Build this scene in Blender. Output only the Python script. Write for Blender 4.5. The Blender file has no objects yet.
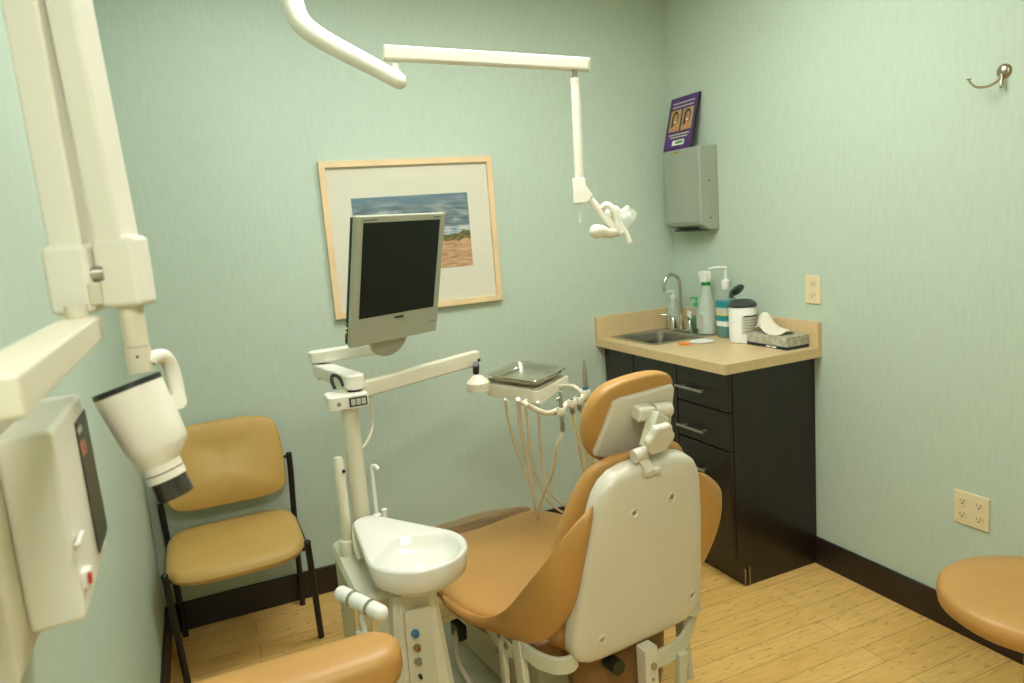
import bpy, bmesh, math, random
from math import sin, cos, pi, radians
from mathutils import Vector, Matrix, noise
random.seed(4)
C = bpy.context.scene.collection
V = Vector
# ---------------------------------------------------------------- camera
F = 723.63; RX, RO, RZ = 1.41436, -0.078198, -0.4082
CAM = V((-2.2309, -3.0231, 1.4824))
MR = (Matrix.Rotation(RZ, 3, 'Z') @ Matrix.Rotation(RX, 3, 'X') @ Matrix.Rotation(RO, 3, 'Z'))
FWD = MR @ V((0, 0, -1))
def P(u, v, **k):
    a, val = list(k.items())[0]
    d = MR @ V(((u - 512) / F, -(v - 341.5) / F, -1))
    if a == 'd': return CAM + d * val
    i = 'xyz'.index(a)
    return CAM + d * ((val - CAM[i]) / d[i])
cd = bpy.data.cameras.new('camera'); cam = bpy.data.objects.new('camera', cd); C.objects.link(cam)
cam.matrix_world = Matrix.Translation(CAM) @ MR.to_4x4()
cd.sensor_width = 36; cd.lens = F / 1024 * 36; cd.clip_start = .02
cd.dof.use_dof = True; cd.dof.focus_distance = 2.1; cd.dof.aperture_fstop = 4.0
bpy.context.scene.camera = cam
# ---------------------------------------------------------------- materials
def lin(c):
    return tuple(((x/255)/12.92 if x/255 <= .04045 else ((x/255+.055)/1.055)**2.4) for x in c) + (1,)
def mat(name, col, rough=.5, metal=0, var=.06, scale=8, bump=0, bscale=60, spec=.5, coat=0, trans=0, alpha=1, stretch=None, sss=0):
    m = bpy.data.materials.new(name); m.use_nodes = True; nt = m.node_tree; b = nt.nodes['Principled BSDF']
    b.inputs['Roughness'].default_value = rough; b.inputs['Metallic'].default_value = metal
    b.inputs['Specular IOR Level'].default_value = spec; b.inputs['Coat Weight'].default_value = coat
    b.inputs['Transmission Weight'].default_value = trans
    b.inputs['Alpha'].default_value = alpha
    tc = nt.nodes.new('ShaderNodeTexCoord'); mp = nt.nodes.new('ShaderNodeMapping')
    nt.links.new(tc.outputs['Object'], mp.inputs[0])
    if stretch: mp.inputs['Scale'].default_value = stretch
    n = nt.nodes.new('ShaderNodeTexNoise'); n.inputs['Scale'].default_value = scale; n.inputs['Detail'].default_value = 4
    nt.links.new(mp.outputs[0], n.inputs['Vector'])
    r = nt.nodes.new('ShaderNodeValToRGB'); L = lin(col)
    r.color_ramp.elements[0].position = .3; r.color_ramp.elements[1].position = .7
    r.color_ramp.elements[0].color = tuple(x*(1-var) for x in L[:3]) + (1,)
    r.color_ramp.elements[1].color = tuple(min(1, x*(1+var)) for x in L[:3]) + (1,)
    nt.links.new(n.outputs['Fac'], r.inputs[0]); nt.links.new(r.outputs[0], b.inputs['Base Color'])
    if bump:
        n2 = nt.nodes.new('ShaderNodeTexNoise'); n2.inputs['Scale'].default_value = bscale; n2.inputs['Detail'].default_value = 3
        nt.links.new(mp.outputs[0], n2.inputs['Vector'])
        bp = nt.nodes.new('ShaderNodeBump'); bp.inputs['Strength'].default_value = bump; bp.inputs['Distance'].default_value = .002
        nt.links.new(n2.outputs['Fac'], bp.inputs['Height']); nt.links.new(bp.outputs[0], b.inputs['Normal'])
    return m
M = {}
M['wall'] = mat('wallpaper', (188,202,183), .75, var=.035, scale=26, bump=.35, bscale=60, stretch=(3,3,.55), spec=.25)
M['ceiling'] = mat('ceiling_paint', (225,222,208), .9, bump=.2)
M['cream'] = mat('cream_plastic', (222,214,188), .38, var=.02)
M['cream_w'] = mat('warm_white_plastic', (236,231,214), .35, var=.02)
M['grey_cream'] = mat('grey_cream_metal', (206,203,178), .45, var=.03)
M['white'] = mat('glossy_white', (228,225,212), .16, var=.01, coat=.3)
M['shellw'] = mat('chair_shell_white', (216,208,188), .3, var=.02, coat=.2)
M['whitep'] = mat('white_plastic', (235,233,222), .4, var=.02)
M['leather'] = mat('tan_vinyl', (188,140,74), .42, var=.07, scale=5, bump=.12, bscale=220)
M['leather_d'] = mat('tan_vinyl_foot', (150,118,74), .4, var=.08, scale=5, bump=.1, bscale=150)
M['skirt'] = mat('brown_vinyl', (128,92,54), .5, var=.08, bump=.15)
M['mustard'] = mat('mustard_vinyl', (196,158,86), .45, var=.06, scale=6, bump=.15, bscale=250)
M['black'] = mat('black_metal', (16,15,14), .4, var=.1)
M['dark'] = mat('dark_plastic', (30,34,28), .35, var=.1)
M['screen'] = mat('dark_screen', (16,19,14), .22, var=.05, spec=.35)
M['silver'] = mat('silver_plastic', (172,172,152), .4, metal=.15, var=.03)
M['steel'] = mat('brushed_steel', (176,172,158), .32, metal=.9, var=.08, scale=30, stretch=(1,1,.05))
M['tray'] = mat('tray_steel', (200,195,180), .22, metal=.95, var=.05)
M['disp'] = mat('grey_steel', (176,180,165), .42, metal=.5, var=.06, scale=20, stretch=(1,1,.1))
M['chrome'] = mat('chrome', (205,200,190), .12, metal=1, var=.02)
M['nickel'] = mat('brushed_nickel', (170,160,135), .28, metal=.95, var=.05)
M['espresso'] = mat('espresso_wood', (34,23,16), .3, var=.35, scale=3, bump=.08, bscale=40, stretch=(6,6,.6), coat=.1)
M['base'] = mat('espresso_baseboard', (36,26,19), .4, var=.2, scale=5)
M['laminate'] = mat('tan_laminate', (212,184,136), .35, var=.05, scale=60, bump=.05)
M['maple'] = mat('maple_frame', (228,198,152), .45, var=.08, scale=6, stretch=(1,1,1))
M['matb'] = mat('ivory_matboard', (214,209,188), .85, var=.01)
M['almond'] = mat('almond_plate', (226,210,168), .4, var=.02)
M['hose'] = mat('tan_hose', (234,228,200), .5, var=.05)
M['hosey'] = mat('yellow_tan_hose', (232,214,150), .45, var=.05)
M['hosew'] = mat('pale_grey_hose', (238,238,230), .45, var=.03)
M['lidgrey'] = mat('slate_lid', (58,66,62), .4, var=.08)
M['green'] = mat('green_pump', (60,170,110), .3, var=.05)
M['greenliq'] = mat('green_liquid', (10,120,45), .15, var=.05)
M['teal'] = mat('teal_liquid', (10,120,120), .12, var=.05)
M['tealabel'] = mat('teal_label', (30,140,150), .4, var=.05)
M['yellow'] = mat('yellow_band', (225,200,60), .4, var=.03)
M['clearp'] = mat('milky_clear_plastic', (205,215,195), .2, var=.02, alpha=.62)
M['clearp2'] = mat('clear_plastic', (190,205,185), .12, var=.02, alpha=.25)
M['smoke'] = mat('smoked_cone', (58,52,40), .2, var=.25, scale=18, alpha=.92)
M['glassy'] = mat('clear_lamp_shield', (200,205,185), .1, var=.02, alpha=.3)
M['print_grey'] = mat('grey_print', (120,120,112), .6, var=.05)
M['label'] = mat('pale_label', (196,194,178), .5, var=.04)
M['tissuebox'] = mat('tissue_box_pattern', (172,170,150), .6, var=.3, scale=55)
M['navy'] = mat('navy_band', (28,34,52), .5, var=.05)
M['tissue'] = mat('tissue_paper', (220,212,190), .9, var=.02)
M['orange'] = mat('orange_plastic', (235,130,20), .4, var=.03)
M['red'] = mat('red_switch', (190,50,20), .35, var=.03)
M['salmon'] = mat('salmon_display', (205,120,95), .4, var=.03)
M['blue'] = mat('blue_fitting', (70,120,160), .35, var=.05)
M['brass'] = mat('brass_fitting', (170,135,85), .3, metal=.8, var=.05)
M['skin1'] = mat('portrait_skin', (196,140,95), .6, var=.15, scale=60)
M['hair'] = mat('portrait_hair', (60,42,26), .6, var=.3, scale=80)
M['portbg'] = mat('portrait_backdrop', (188,160,100), .6, var=.1, scale=60)
M['purple'] = mat('purple_print', (78,38,104), .35, var=.55, scale=14)
M['gold'] = mat('gold_lock', (190,160,80), .35, metal=.8)
def floor_mat():
    m = bpy.data.materials.new('bamboo_floor'); m.use_nodes = True; nt = m.node_tree; b = nt.nodes['Principled BSDF']; N = nt.nodes.new; L = nt.links.new
    b.inputs['Roughness'].default_value = .33
    tc = N('ShaderNodeTexCoord')
    br = N('ShaderNodeTexBrick'); br.offset = .37; br.inputs['Scale'].default_value = 1
    br.inputs['Brick Width'].default_value = .92; br.inputs['Row Height'].default_value = .094
    br.inputs['Mortar Size'].default_value = .0011; br.inputs['Mortar Smooth'].default_value = .2; br.inputs['Bias'].default_value = 0
    br.inputs['Color1'].default_value = lin((222,176,98)); br.inputs['Color2'].default_value = lin((232,190,114)); br.inputs['Mortar'].default_value = lin((140,98,48))
    L(tc.outputs['Object'], br.inputs['Vector'])
    mp = N('ShaderNodeMapping'); mp.inputs['Scale'].default_value = (1.6, 16, 1); L(tc.outputs['Object'], mp.inputs[0])
    n = N('ShaderNodeTexNoise'); n.inputs['Scale'].default_value = 5; n.inputs['Detail'].default_value = 5; L(mp.outputs[0], n.inputs['Vector'])
    r = N('ShaderNodeValToRGB'); r.color_ramp.elements[0].position = .36; r.color_ramp.elements[0].color = (.88,.85,.78,1); r.color_ramp.elements[1].position = .6; r.color_ramp.elements[1].color = (1,1,1,1)
    L(n.outputs['Fac'], r.inputs[0])
    mp2 = N('ShaderNodeMapping'); mp2.inputs['Scale'].default_value = (1, 2.6, 1); L(tc.outputs['Object'], mp2.inputs[0])
    v = N('ShaderNodeTexNoise'); v.inputs['Scale'].default_value = 24; v.inputs['Detail'].default_value = 1; L(mp2.outputs[0], v.inputs['Vector'])
    r2 = N('ShaderNodeValToRGB'); r2.color_ramp.elements[0].position = .62; r2.color_ramp.elements[0].color = (1,1,1,1); r2.color_ramp.elements[1].position = .74; r2.color_ramp.elements[1].color = (.72,.62,.5,1)
    L(v.outputs['Fac'], r2.inputs[0])
    x = N('ShaderNodeMix'); x.data_type = 'RGBA'; x.blend_type = 'MULTIPLY'; x.inputs[0].default_value = 1
    L(br.outputs['Color'], x.inputs[6]); L(r.outputs[0], x.inputs[7])
    y = N('ShaderNodeMix'); y.data_type = 'RGBA'; y.blend_type = 'MULTIPLY'; y.inputs[0].default_value = 1
    L(x.outputs[2], y.inputs[6]); L(r2.outputs[0], y.inputs[7]); L(y.outputs[2], b.inputs['Base Color'])
    return m
M['floor'] = floor_mat()
def emit_mat(name, col, s):
    m = bpy.data.materials.new(name); m.use_nodes = True; b = m.node_tree.nodes['Principled BSDF']
    b.inputs['Emission Color'].default_value = lin(col); b.inputs['Emission Strength'].default_value = s
    return m
def beach_mat():
    # the printed photograph: cloudy sky, a strip of sea, dune grass, sand (generated coordinates of the print)
    m = bpy.data.materials.new('beach_print'); m.use_nodes = True; nt = m.node_tree; b = nt.nodes['Principled BSDF']; N = nt.nodes.new; L = nt.links.new
    b.inputs['Roughness'].default_value = .45
    tc = N('ShaderNodeTexCoord'); sp = N('ShaderNodeSeparateXYZ'); L(tc.outputs['Generated'], sp.inputs[0])
    def noise_(scale, sx, sz, det=5, off=0):
        mp = N('ShaderNodeMapping'); mp.inputs['Scale'].default_value = (sx, 1, sz); mp.inputs['Location'].default_value = (off, 0, 0)
        L(tc.outputs['Generated'], mp.inputs[0]); n = N('ShaderNodeTexNoise'); n.inputs['Scale'].default_value = scale; n.inputs['Detail'].default_value = det
        L(mp.outputs[0], n.inputs['Vector']); return n.outputs['Fac']
    def ramp(src, els):
        r = N('ShaderNodeValToRGB')
        while len(r.color_ramp.elements) < len(els): r.color_ramp.elements.new(.5)
        for e, (p, c) in zip(r.color_ramp.elements, els): e.position = p; e.color = lin(c)
        L(src, r.inputs[0]); return r.outputs[0]
    def mix(f, a, c):
        x = N('ShaderNodeMix'); x.data_type = 'RGBA'; L(f, x.inputs[0]); L(a, x.inputs[6]); L(c, x.inputs[7]); return x.outputs[2]
    def math_(op, a, c):
        x = N('ShaderNodeMath'); x.operation = op
        for i, q in enumerate((a, c)):
            if isinstance(q, (int, float)): x.inputs[i].default_value = q
            else: L(q, x.inputs[i])
        return x.outputs[0]
    sky = ramp(noise_(4, 1.5, 4), [(.3,(66,82,84)),(.5,(112,126,126)),(.68,(178,180,172))])
    sky2 = ramp(noise_(3, 1, 5, off=3), [(.3,(84,118,138)),(.6,(112,130,136)),(.75,(150,156,156))])
    top = math_('MULTIPLY', math_('SUBTRACT', sp.outputs['Z'], .72), 3.5)
    sky = mix(top, sky, sky2)
    sand = ramp(noise_(6, 1.5, 6, off=1), [(.3,(140,100,70)),(.5,(190,148,110)),(.7,(210,172,132))])
    grass = ramp(noise_(14, 2, 3, off=7), [(.35,(62,66,40)),(.55,(112,104,60)),(.7,(170,120,70))])
    sea = ramp(noise_(9, 1, 9, off=5), [(.4,(92,128,140)),(.55,(190,196,196)),(.7,(205,190,165))])
    wob = math_('MULTIPLY', math_('SUBTRACT', noise_(5, 1.6, .3, off=2), .5), .22)
    z = math_('ADD', sp.outputs['Z'], wob)
    c = mix(math_('GREATER_THAN', z, .36), sand, grass)
    c = mix(math_('GREATER_THAN', z, .46), c, sea)
    c = mix(math_('GREATER_THAN', sp.outputs['Z'], .56), c, sky)
    L(c, b.inputs['Base Color']); return m
M['beach'] = beach_mat()
# ---------------------------------------------------------------- mesh helpers
W = {}
def frame(d, up=V((0,0,1))):
    d = V(d).normalized()
    if abs(d.dot(up)) > .99: up = V((0,1,0))
    a = d.cross(up).normalized(); b = a.cross(d).normalized()
    return a, b, d
class MB:
    def __init__(s): s.bm = bmesh.new()
    def face(s, vs):
        try: s.bm.faces.new(vs)
        except ValueError: pass
    def box(s, lo, hi, mx=None):
        lo, hi = V(lo), V(hi); vs = []
        for z in (0,1):
            for x, y in ((0,0),(1,0),(1,1),(0,1)):
                p = V((hi.x if x else lo.x, hi.y if y else lo.y, hi.z if z else lo.z))
                vs.append(s.bm.verts.new(mx @ p if mx else p))
        for f in ((0,3,2,1),(4,5,6,7),(0,1,5,4),(1,2,6,5),(2,3,7,6),(3,0,4,7)): s.face([vs[i] for i in f])
        return s
    def beam(s, a, b, w, h, up=V((0,0,1)), w2=None, h2=None):     # box from a to b, width w, height h
        a, b = V(a), V(b); x, u, d = frame(b - a, up); R = []
        for p, ww, hh in ((a, w, h), (b, w2 or w, h2 or h)):
            R.append([p + x*sx*ww/2 + u*sy*hh/2 for sx, sy in ((-1,-1),(1,-1),(1,1),(-1,1))])
        return s.loft(R)
    def loft(s, rings, cap=True, closed=True):
        rs = [[s.bm.verts.new(V(p)) for p in r] for r in rings]; n = len(rs[0])
        for i in range(len(rs)-1):
            for j in range(n if closed else n-1):
                k = (j+1) % n; s.face([rs[i][j], rs[i][k], rs[i+1][k], rs[i+1][j]])
        if cap: s.face(list(reversed(rs[0]))); s.face(rs[-1])
        return s
    def cyl(s, a, b, r, r2=None, n=24):
        a, b = V(a), V(b); x, u, d = frame(b - a)
        r2 = r if r2 is None else r2
        return s.loft([[p + (x*cos(2*pi*i/n) + u*sin(2*pi*i/n))*rr for i in range(n)] for p, rr in ((a, r), (b, r2))])
    def lathe(s, prof, o=(0,0,0), d=(0,0,1), n=32, shift=None):
        o = V(o); x, u, d = frame(d); R = []
        for k, (r, z) in enumerate(prof):
            c = o + d*z + (shift[k] if shift else V())
            R.append([c + (x*cos(2*pi*i/n) + u*sin(2*pi*i/n))*max(r, 1e-4) for i in range(n)])
        return s.loft(R)
    def tube(s, path, r, n=12, smooth=0, flat=1):
        pts = [V(p) for p in path]
        if smooth: pts = spline(pts, smooth)
        rr = r if isinstance(r, list) else None; R = []; up = None
        for i, p in enumerate(pts):
            t = (pts[min(i+1, len(pts)-1)] - pts[max(i-1, 0)]).normalized()
            if up is None: x, u, _ = frame(t)
            else:
                x = t.cross(up).normalized(); u = x.cross(t).normalized()
            up = u
            q = (rr[0] + (rr[1]-rr[0])*i/(len(pts)-1)) if rr else r
            R.append([p + x*cos(2*pi*k/n)*q*flat + u*sin(2*pi*k/n)*q for k in range(n)])
        return s.loft(R)
    def prism(s, pts, nrm):     # closed outline (3D points) extruded by vector nrm
        return s.loft([[V(p) for p in pts], [V(p) + V(nrm) for p in pts]])
    def ball(s, c, r, n=20, m=12):
        r = V(r) if not isinstance(r, (int, float)) else V((r, r, r)); c = V(c)
        return s.loft([[c + V((r.x*sin(pi*j/m)*cos(2*pi*i/n), r.y*sin(pi*j/m)*sin(2*pi*i/n), -r.z*cos(pi*j/m))) for i in range(n)] for j in [.02] + list(range(1, m)) + [m-.02]])
    def build(s, name, m, parent=None, bev=0, seg=3, sub=0, smooth=True, local=False, ang=35):
        bmesh.ops.recalc_face_normals(s.bm, faces=s.bm.faces)
        me = bpy.data.meshes.new(name)
        if smooth:
            for f in s.bm.faces: f.smooth = True
            if not sub:
                for e in s.bm.edges:
                    if len(e.link_faces) == 2 and e.calc_face_angle(0) > radians(ang): e.smooth = False
        s.bm.to_mesh(me); s.bm.free(); me.materials.append(M[m] if isinstance(m, str) else m)
        o = bpy.data.objects.new(name, me); C.objects.link(o)
        W[o] = Matrix.Identity(4)
        if parent is not None:
            w = W[parent]; o.parent = parent; W[o] = w
            if not local: me.transform(w.inverted())
        if bev:
            b = o.modifiers.new('bevel', 'BEVEL'); b.width = bev; b.segments = seg; b.limit_method = 'ANGLE'; b.angle_limit = radians(30)
            for e in me.edges: e.use_edge_sharp = False
            wn = o.modifiers.new('wn', 'WEIGHTED_NORMAL'); wn.keep_sharp = False
        if sub: q = o.modifiers.new('sub', 'SUBSURF'); q.levels = sub; q.render_levels = sub
        return o
def spline(pts, k):
    out = []
    for i in range(len(pts)-1):
        p0 = pts[max(i-1, 0)]; p1 = pts[i]; p2 = pts[i+1]; p3 = pts[min(i+2, len(pts)-1)]
        for j in range(k):
            t = j/k; out.append(.5*((2*p1) + (p2-p0)*t + (2*p0-5*p1+4*p2-p3)*t*t + (3*p1-p0-3*p2+p3)*t**3))
    return out + [pts[-1]]
def thing(name, label, cat, loc=(0,0,0), rz=0, group=None):
    o = bpy.data.objects.new(name, None); C.objects.link(o); o.empty_display_size = .1
    o.location = loc; o.rotation_euler = (0, 0, rz)
    W[o] = Matrix.Translation(V(loc)) @ Matrix.Rotation(rz, 4, 'Z')
    o['label'] = label; o['category'] = cat
    if group: o['group'] = group
    return o
def tag(o, label, cat, group=None):
    o['label'] = label; o['category'] = cat
    if group: o['group'] = group
    return o
def struct(o): o['kind'] = 'structure'; return o
def lab(o, t): o['label'] = t; return o
# ---------------------------------------------------------------- room
WX = -2.497; FY = -4.3; CZ = 2.6
struct(MB().box((WX-.1, FY-.1, -.06), (.1, .1, 0)).build('floor', 'floor'))
struct(MB().box((WX-.1, FY-.1, CZ), (.1, .1, CZ+.08)).build('ceiling', 'ceiling'))
struct(MB().box((WX-.1, 0, 0), (.1, .1, CZ)).build('wall_back', 'wall'))
struct(MB().box((0, FY, 0), (.1, 0, CZ)).build('wall_right', 'wall'))
struct(MB().box((WX-.1, FY, 0), (WX, 0, CZ)).build('wall_left', 'wall'))
struct(MB().box((WX-.1, FY-.1, 0), (.1, FY, CZ)).build('wall_front', 'wall'))
HB = .118
struct(MB().box((WX+.012, -.012, 0), (-.012, 0, HB)).build('baseboard_back', 'base', bev=.003))
struct(MB().box((-.012, FY, 0), (0, -.9, HB)).build('baseboard_right', 'base', bev=.003))
struct(MB().box((WX, FY, 0), (WX+.012, 0, HB)).build('baseboard_left', 'base', bev=.003))
# ceiling troffers that light the room, and one added bluish fill panel
def troffer(x, y, e, col, label, w=1.2, d=.6):
    t = thing('ceiling_light', label, 'ceiling light', (x, y, CZ-.03))
    fr = MB()
    fr.box((x-w/2-.03, y-d/2-.03, CZ-.03), (x+w/2+.03, y-d/2, CZ)).box((x-w/2-.03, y+d/2, CZ-.03), (x+w/2+.03, y+d/2+.03, CZ))
    fr.box((x-w/2-.03, y-d/2, CZ-.03), (x-w/2, y+d/2, CZ)).box((x+w/2, y-d/2, CZ-.03), (x+w/2+.03, y+d/2, CZ))
    fr.build('frame', 'whitep', t)
    MB().box((x-w/2, y-d/2, CZ-.02), (x+w/2, y+d/2, CZ-.012)).build('diffuser', emit_mat('light_diffuser', col, e), t)
troffer(-1.25, -1.2, 16, (246,250,248), 'long recessed ceiling light panel above the dental chair')
troffer(-2.02, -3.3, 42, (252,252,246), 'square recessed ceiling light panel above the viewer near the entrance', .5, .5)
troffer(-2.05, -.6, 4, (225,240,255), 'added bluish fill light on the ceiling in the left back corner', .5, .5)  # unseen panel, added to cool the upper left of the back wall
# ---------------------------------------------------------------- wall items
t = thing('framed_picture', 'large beach photograph in ivory mat and pale maple frame on back wall', 'picture', (-1.338, -.0, 1.163))
x0, x1, z0, z1, fw = -1.711, -.964, 1.163, 1.797, .024
m = MB(); R1 = []
for (a, b, y) in ((0,0,0),(0,0,-.025),(fw,fw,-.025),(fw,fw,-.008)):
    R1.append([V((x0+a, y, z0+a)), V((x1-a, y, z0+a)), V((x1-a, y, z1-a)), V((x0+a, y, z1-a))])
m.loft(R1, cap=False).build('picture_frame', 'maple', t)
MB().box((x0+fw, -.012, z0+fw), (x1-fw, 0, z1-fw)).build('mat_board', 'matb', t)
MB().box((-1.594, -.0135, 1.33), (-1.087, -.012, 1.647)).build('photo_print', 'beach', t)
def outlet(name, label, y0, y1, zt, zb, cols):
    t = thing(name, label, 'wall outlet', (0, (y0+y1)/2, zb))
    MB().box((-.006, y1, zb), (0, y0, zt)).build('cover_plate', 'almond', t, bev=.003)
    for c in cols:
        for zc in (zb+(zt-zb)*.3, zb+(zt-zb)*.7):
            s = MB()
            ring = [V((-.0062, c + .016*cos(a), zc + max(-.0135, min(.0135, .019*sin(a))))) for a in [2*pi*i/24 for i in range(24)]]
            s.prism(ring, (-.0022, 0, 0)); so = s.build('socket', 'almond', t)
            d = MB(); d.box((-.0088, c-.0075, zc-.001), (-.0083, c-.0055, zc+.008)).box((-.0088, c+.0055, zc-.001), (-.0083, c+.0075, zc+.006)).cyl((-.0083, c, zc-.007), (-.0088, c, zc-.007), .0028, n=12)
            d.build('slots', 'dark', so)
outlet('wall_outlet', 'single almond duplex outlet on right wall above the worktop', -.857, -.933, 1.204, 1.092, [-.895])
outlet('wall_outlet', 'wide two-gang almond outlet low on right wall near the baseboard', -1.488, -1.605, .509, .395, [-1.518, -1.574])
t = thing('coat_hook', 'brushed nickel curved coat hook high on the right wall', 'coat hook', (0, -1.615, 1.80))
MB().lathe([(.001,.0),(.021,0),(.021,.003),(.017,.008),(.008,.011),(.0,.012)], (0,-1.612,1.818), (-1,0,0)).build('backplate', 'nickel', t)
MB().tube([(-.008,-1.612,1.81),(-.02,-1.602,1.79),(-.035,-1.585,1.78),(-.052,-1.566,1.782),(-.062,-1.553,1.797),(-.064,-1.55,1.806)], [.0042,.003], smooth=5).lathe([(.001,-.001),(.007,0),(.008,.002),(.001,.004)], (-.064,-1.55,1.806)).build('hook_arm', 'nickel', t)
MB().tube([(-.008,-1.612,1.805),(-.013,-1.613,1.79),(-.016,-1.614,1.776)], .004, smooth=4).ball((-.017,-1.614,1.775), .005).build('lower_peg', 'nickel', t)
# towel dispenser
t = thing('paper_towel_dispenser', 'grey steel paper towel dispenser on the right wall near the corner', 'towel dispenser', (0,-.22,1.42))
ya, yb = -.085, -.352
prof = [(0,1.40),(-.06,1.405),(-.098,1.428),(-.102,1.45),(-.102,1.765),(-.094,1.778),(0,1.778)]
MB().loft([[V((x,y,z)) for x,z in prof] for y in (ya, yb)]).build('housing', 'disp', t, bev=.006)
MB().box((-.1045,-.325,1.44),(-.1015,-.112,1.755)).build('front_door', 'disp', t, bev=.002)
MB().box((-.085,-.30,1.398),(-.02,-.13,1.407)).build('towel_slot', 'dark', t)
MB().box((-.103,-.21,1.757),(-.096,-.165,1.767)).build('latch', 'gold', t, bev=.002)
for z in (1.62, 1.455): MB().cyl((-.05,yb,z),(-.05,yb-.0015,z),.004,n=12).build('rivet', 'dark', t)
# brochure holder standing on the dispenser
B0, B1, T0, T1 = V((-.075,-.05,1.779)), V((-.075,-.262,1.779)), V((-.012,-.05,2.025)), V((-.012,-.262,2.025))
t = thing('brochure_display', 'purple brochure with two smiling portraits standing on the towel dispenser', 'brochure', (-.07,-.155,1.779))
nr = ((B1-B0).cross(T0-B0)).normalized()
if nr.x > 0: nr = -nr
def Q(u, v, o=0): return B0 + (B1-B0)*u + (T0-B0)*v + nr*o
def card(u0, v0, u1, v1, o, th=.0006): return [Q(u0,v0,o), Q(u1,v0,o), Q(u1,v1,o), Q(u0,v1,o)], nr*th
MB().prism([Q(0,0), Q(1,0), Q(1,1), Q(0,1)], -nr*.008).build('card_back', 'dark', t)
pr_ = MB().prism(*card(.01,.01,.97,.99,0)).build('printed_sheet', 'purple', t)
for u0 in (.1, .53):
    pt = MB().prism(*card(u0,.36,u0+.36,.76,.0007)).build('portrait', 'portbg', t)
    cu = u0+.18
    def disc(cu, cv, ru, rv, o, n=20): return [Q(cu+ru*cos(2*pi*i/n), cv+rv*sin(2*pi*i/n), o) for i in range(n)]
    MB().prism(disc(cu-.01,.60,.12,.14,.0014), nr*.0005).prism([Q(cu-.13,.42,.0014),Q(cu-.08,.42,.0014),Q(cu-.04,.64,.0014),Q(cu-.12,.64,.0014)], nr*.0005).build('hair', 'hair', pt)
    MB().prism(disc(cu+.01,.58,.075,.11,.002), nr*.0005).prism([Q(cu-.16,.365,.002),Q(cu+.17,.365,.002),Q(cu+.14,.43,.002),Q(cu+.05,.47,.002),Q(cu+.05,.53,.002),Q(cu-.03,.53,.002),Q(cu-.04,.47,.002),Q(cu-.13,.43,.002)], nr*.0005).build('face', 'skin1', pt)
    MB().prism(disc(cu+.012,.535,.035,.016,.0026,12), nr*.0004).build('smile', 'whitep', pt)
    MB().prism(disc(cu-.022,.612,.014,.009,.0026,10), nr*.0004).prism(disc(cu+.04,.612,.014,.009,.0026,10), nr*.0004).build('eyes', 'hair', pt)
for v, a, b in ((.885,.12,.88),(.815,.12,.86),(.295,.12,.86),(.245,.2,.8)):
    MB().prism(*card(a, v-.011, b, v+.011, .0007)).build('text_line', 'label', t)
lo = MB().prism(*card(.3,.09,.72,.185,.0007)).build('logo_panel', 'whitep', t)
lg = MB()
for i in range(5): lg.prism(*card(.42+i*.055,.115,.46+i*.055,.165,.0014))
lg.build('logo_letters', 'greenliq', lo)
# ---------------------------------------------------------------- cabinet
XF, XK, YL = -.437, -.383, -.897; HT = .92; CT = .0385
t = thing('base_cabinet', 'dark espresso base cabinet with doors and three drawers against right wall', 'cabinet', (-.2,-.45,0))
MB().box((XF+.018, YL, .115), (-.001, -.001, HT-CT)).box((XK, YL+.001, 0), (-.001, -.001, .116)).build('carcass', 'espresso', t, bev=.0015)
def door(y0, y1, nm='door'):
    return MB().box((XF-.0, y1, .125), (XF+.0175, y0, .872)).build(nm, 'espresso', t, bev=.002)
def handle(yc, z, L, par):
    h = MB().cyl((XF-.03, yc-L/2, z), (XF-.03, yc+L/2, z), .0055, n=16)
    for s in (-.36, .36): h.cyl((XF+.001, yc+L*s, z), (XF-.03, yc+L*s, z), .004, n=12)
    return lab(h.build('handle', 'steel', par), 'brushed steel bar handle')
door(-.004, -.252)
door(-.258, -.572)
zs = [(.872,.722),(.716,.568),(.562,.125)]
for k, (a, b) in enumerate(zs):
    d = MB().box((XF, -.894, b), (XF+.0175, -.578, a)).build('drawer', 'espresso', t, bev=.002)
    handle(-.69, (.787,.62,.462)[k], .17, d)
MB().box((-.386,YL-.003,.0),(-.382,YL,.075)).box((-.366,YL-.004,.0),(-.36,YL,.08)).build('kick_clip', 'nickel', t)
# worktop with sink cut-out and splashes
DX, LY = -.4826, -.932
SX0, SX1, SY0, SY1 = -.405, -.125, -.375, -.045
w = thing('worktop', 'tan laminate worktop with low backsplash on the dark cabinet', 'worktop', (-.24,-.46,HT-CT))
mm = MB(); b = HT-CT
xs = [DX, SX0, SX1, -.001]; ys = [LY, SY0, SY1, -.001]
vt = {}; vb = {}
for i, x in enumerate(xs):
    for j, y in enumerate(ys):
        vt[i,j] = mm.bm.verts.new((x,y,HT)); vb[i,j] = mm.bm.verts.new((x,y,b))
for i in range(3):
    for j in range(3):
        if (i,j) == (1,1): continue
        mm.face([vt[i,j],vt[i+1,j],vt[i+1,j+1],vt[i,j+1]]); mm.face([vb[i,j],vb[i,j+1],vb[i+1,j+1],vb[i+1,j]])
for i in range(3):
    mm.face([vt[i,0],vb[i,0],vb[i+1,0],vt[i+1,0]]); mm.face([vt[i,3],vt[i+1,3],vb[i+1,3],vb[i,3]])
    mm.face([vt[0,i],vt[0,i+1],vb[0,i+1],vb[0,i]]); mm.face([vt[3,i],vb[3,i],vb[3,i+1],vt[3,i+1]])
for (a, c) in (((1,1),(2,1)),((2,1),(2,2)),((2,2),(1,2)),((1,2),(1,1))): mm.face([vt[a],vt[c],vb[c],vb[a]])
mm.build('top_slab', 'laminate', w)
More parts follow.
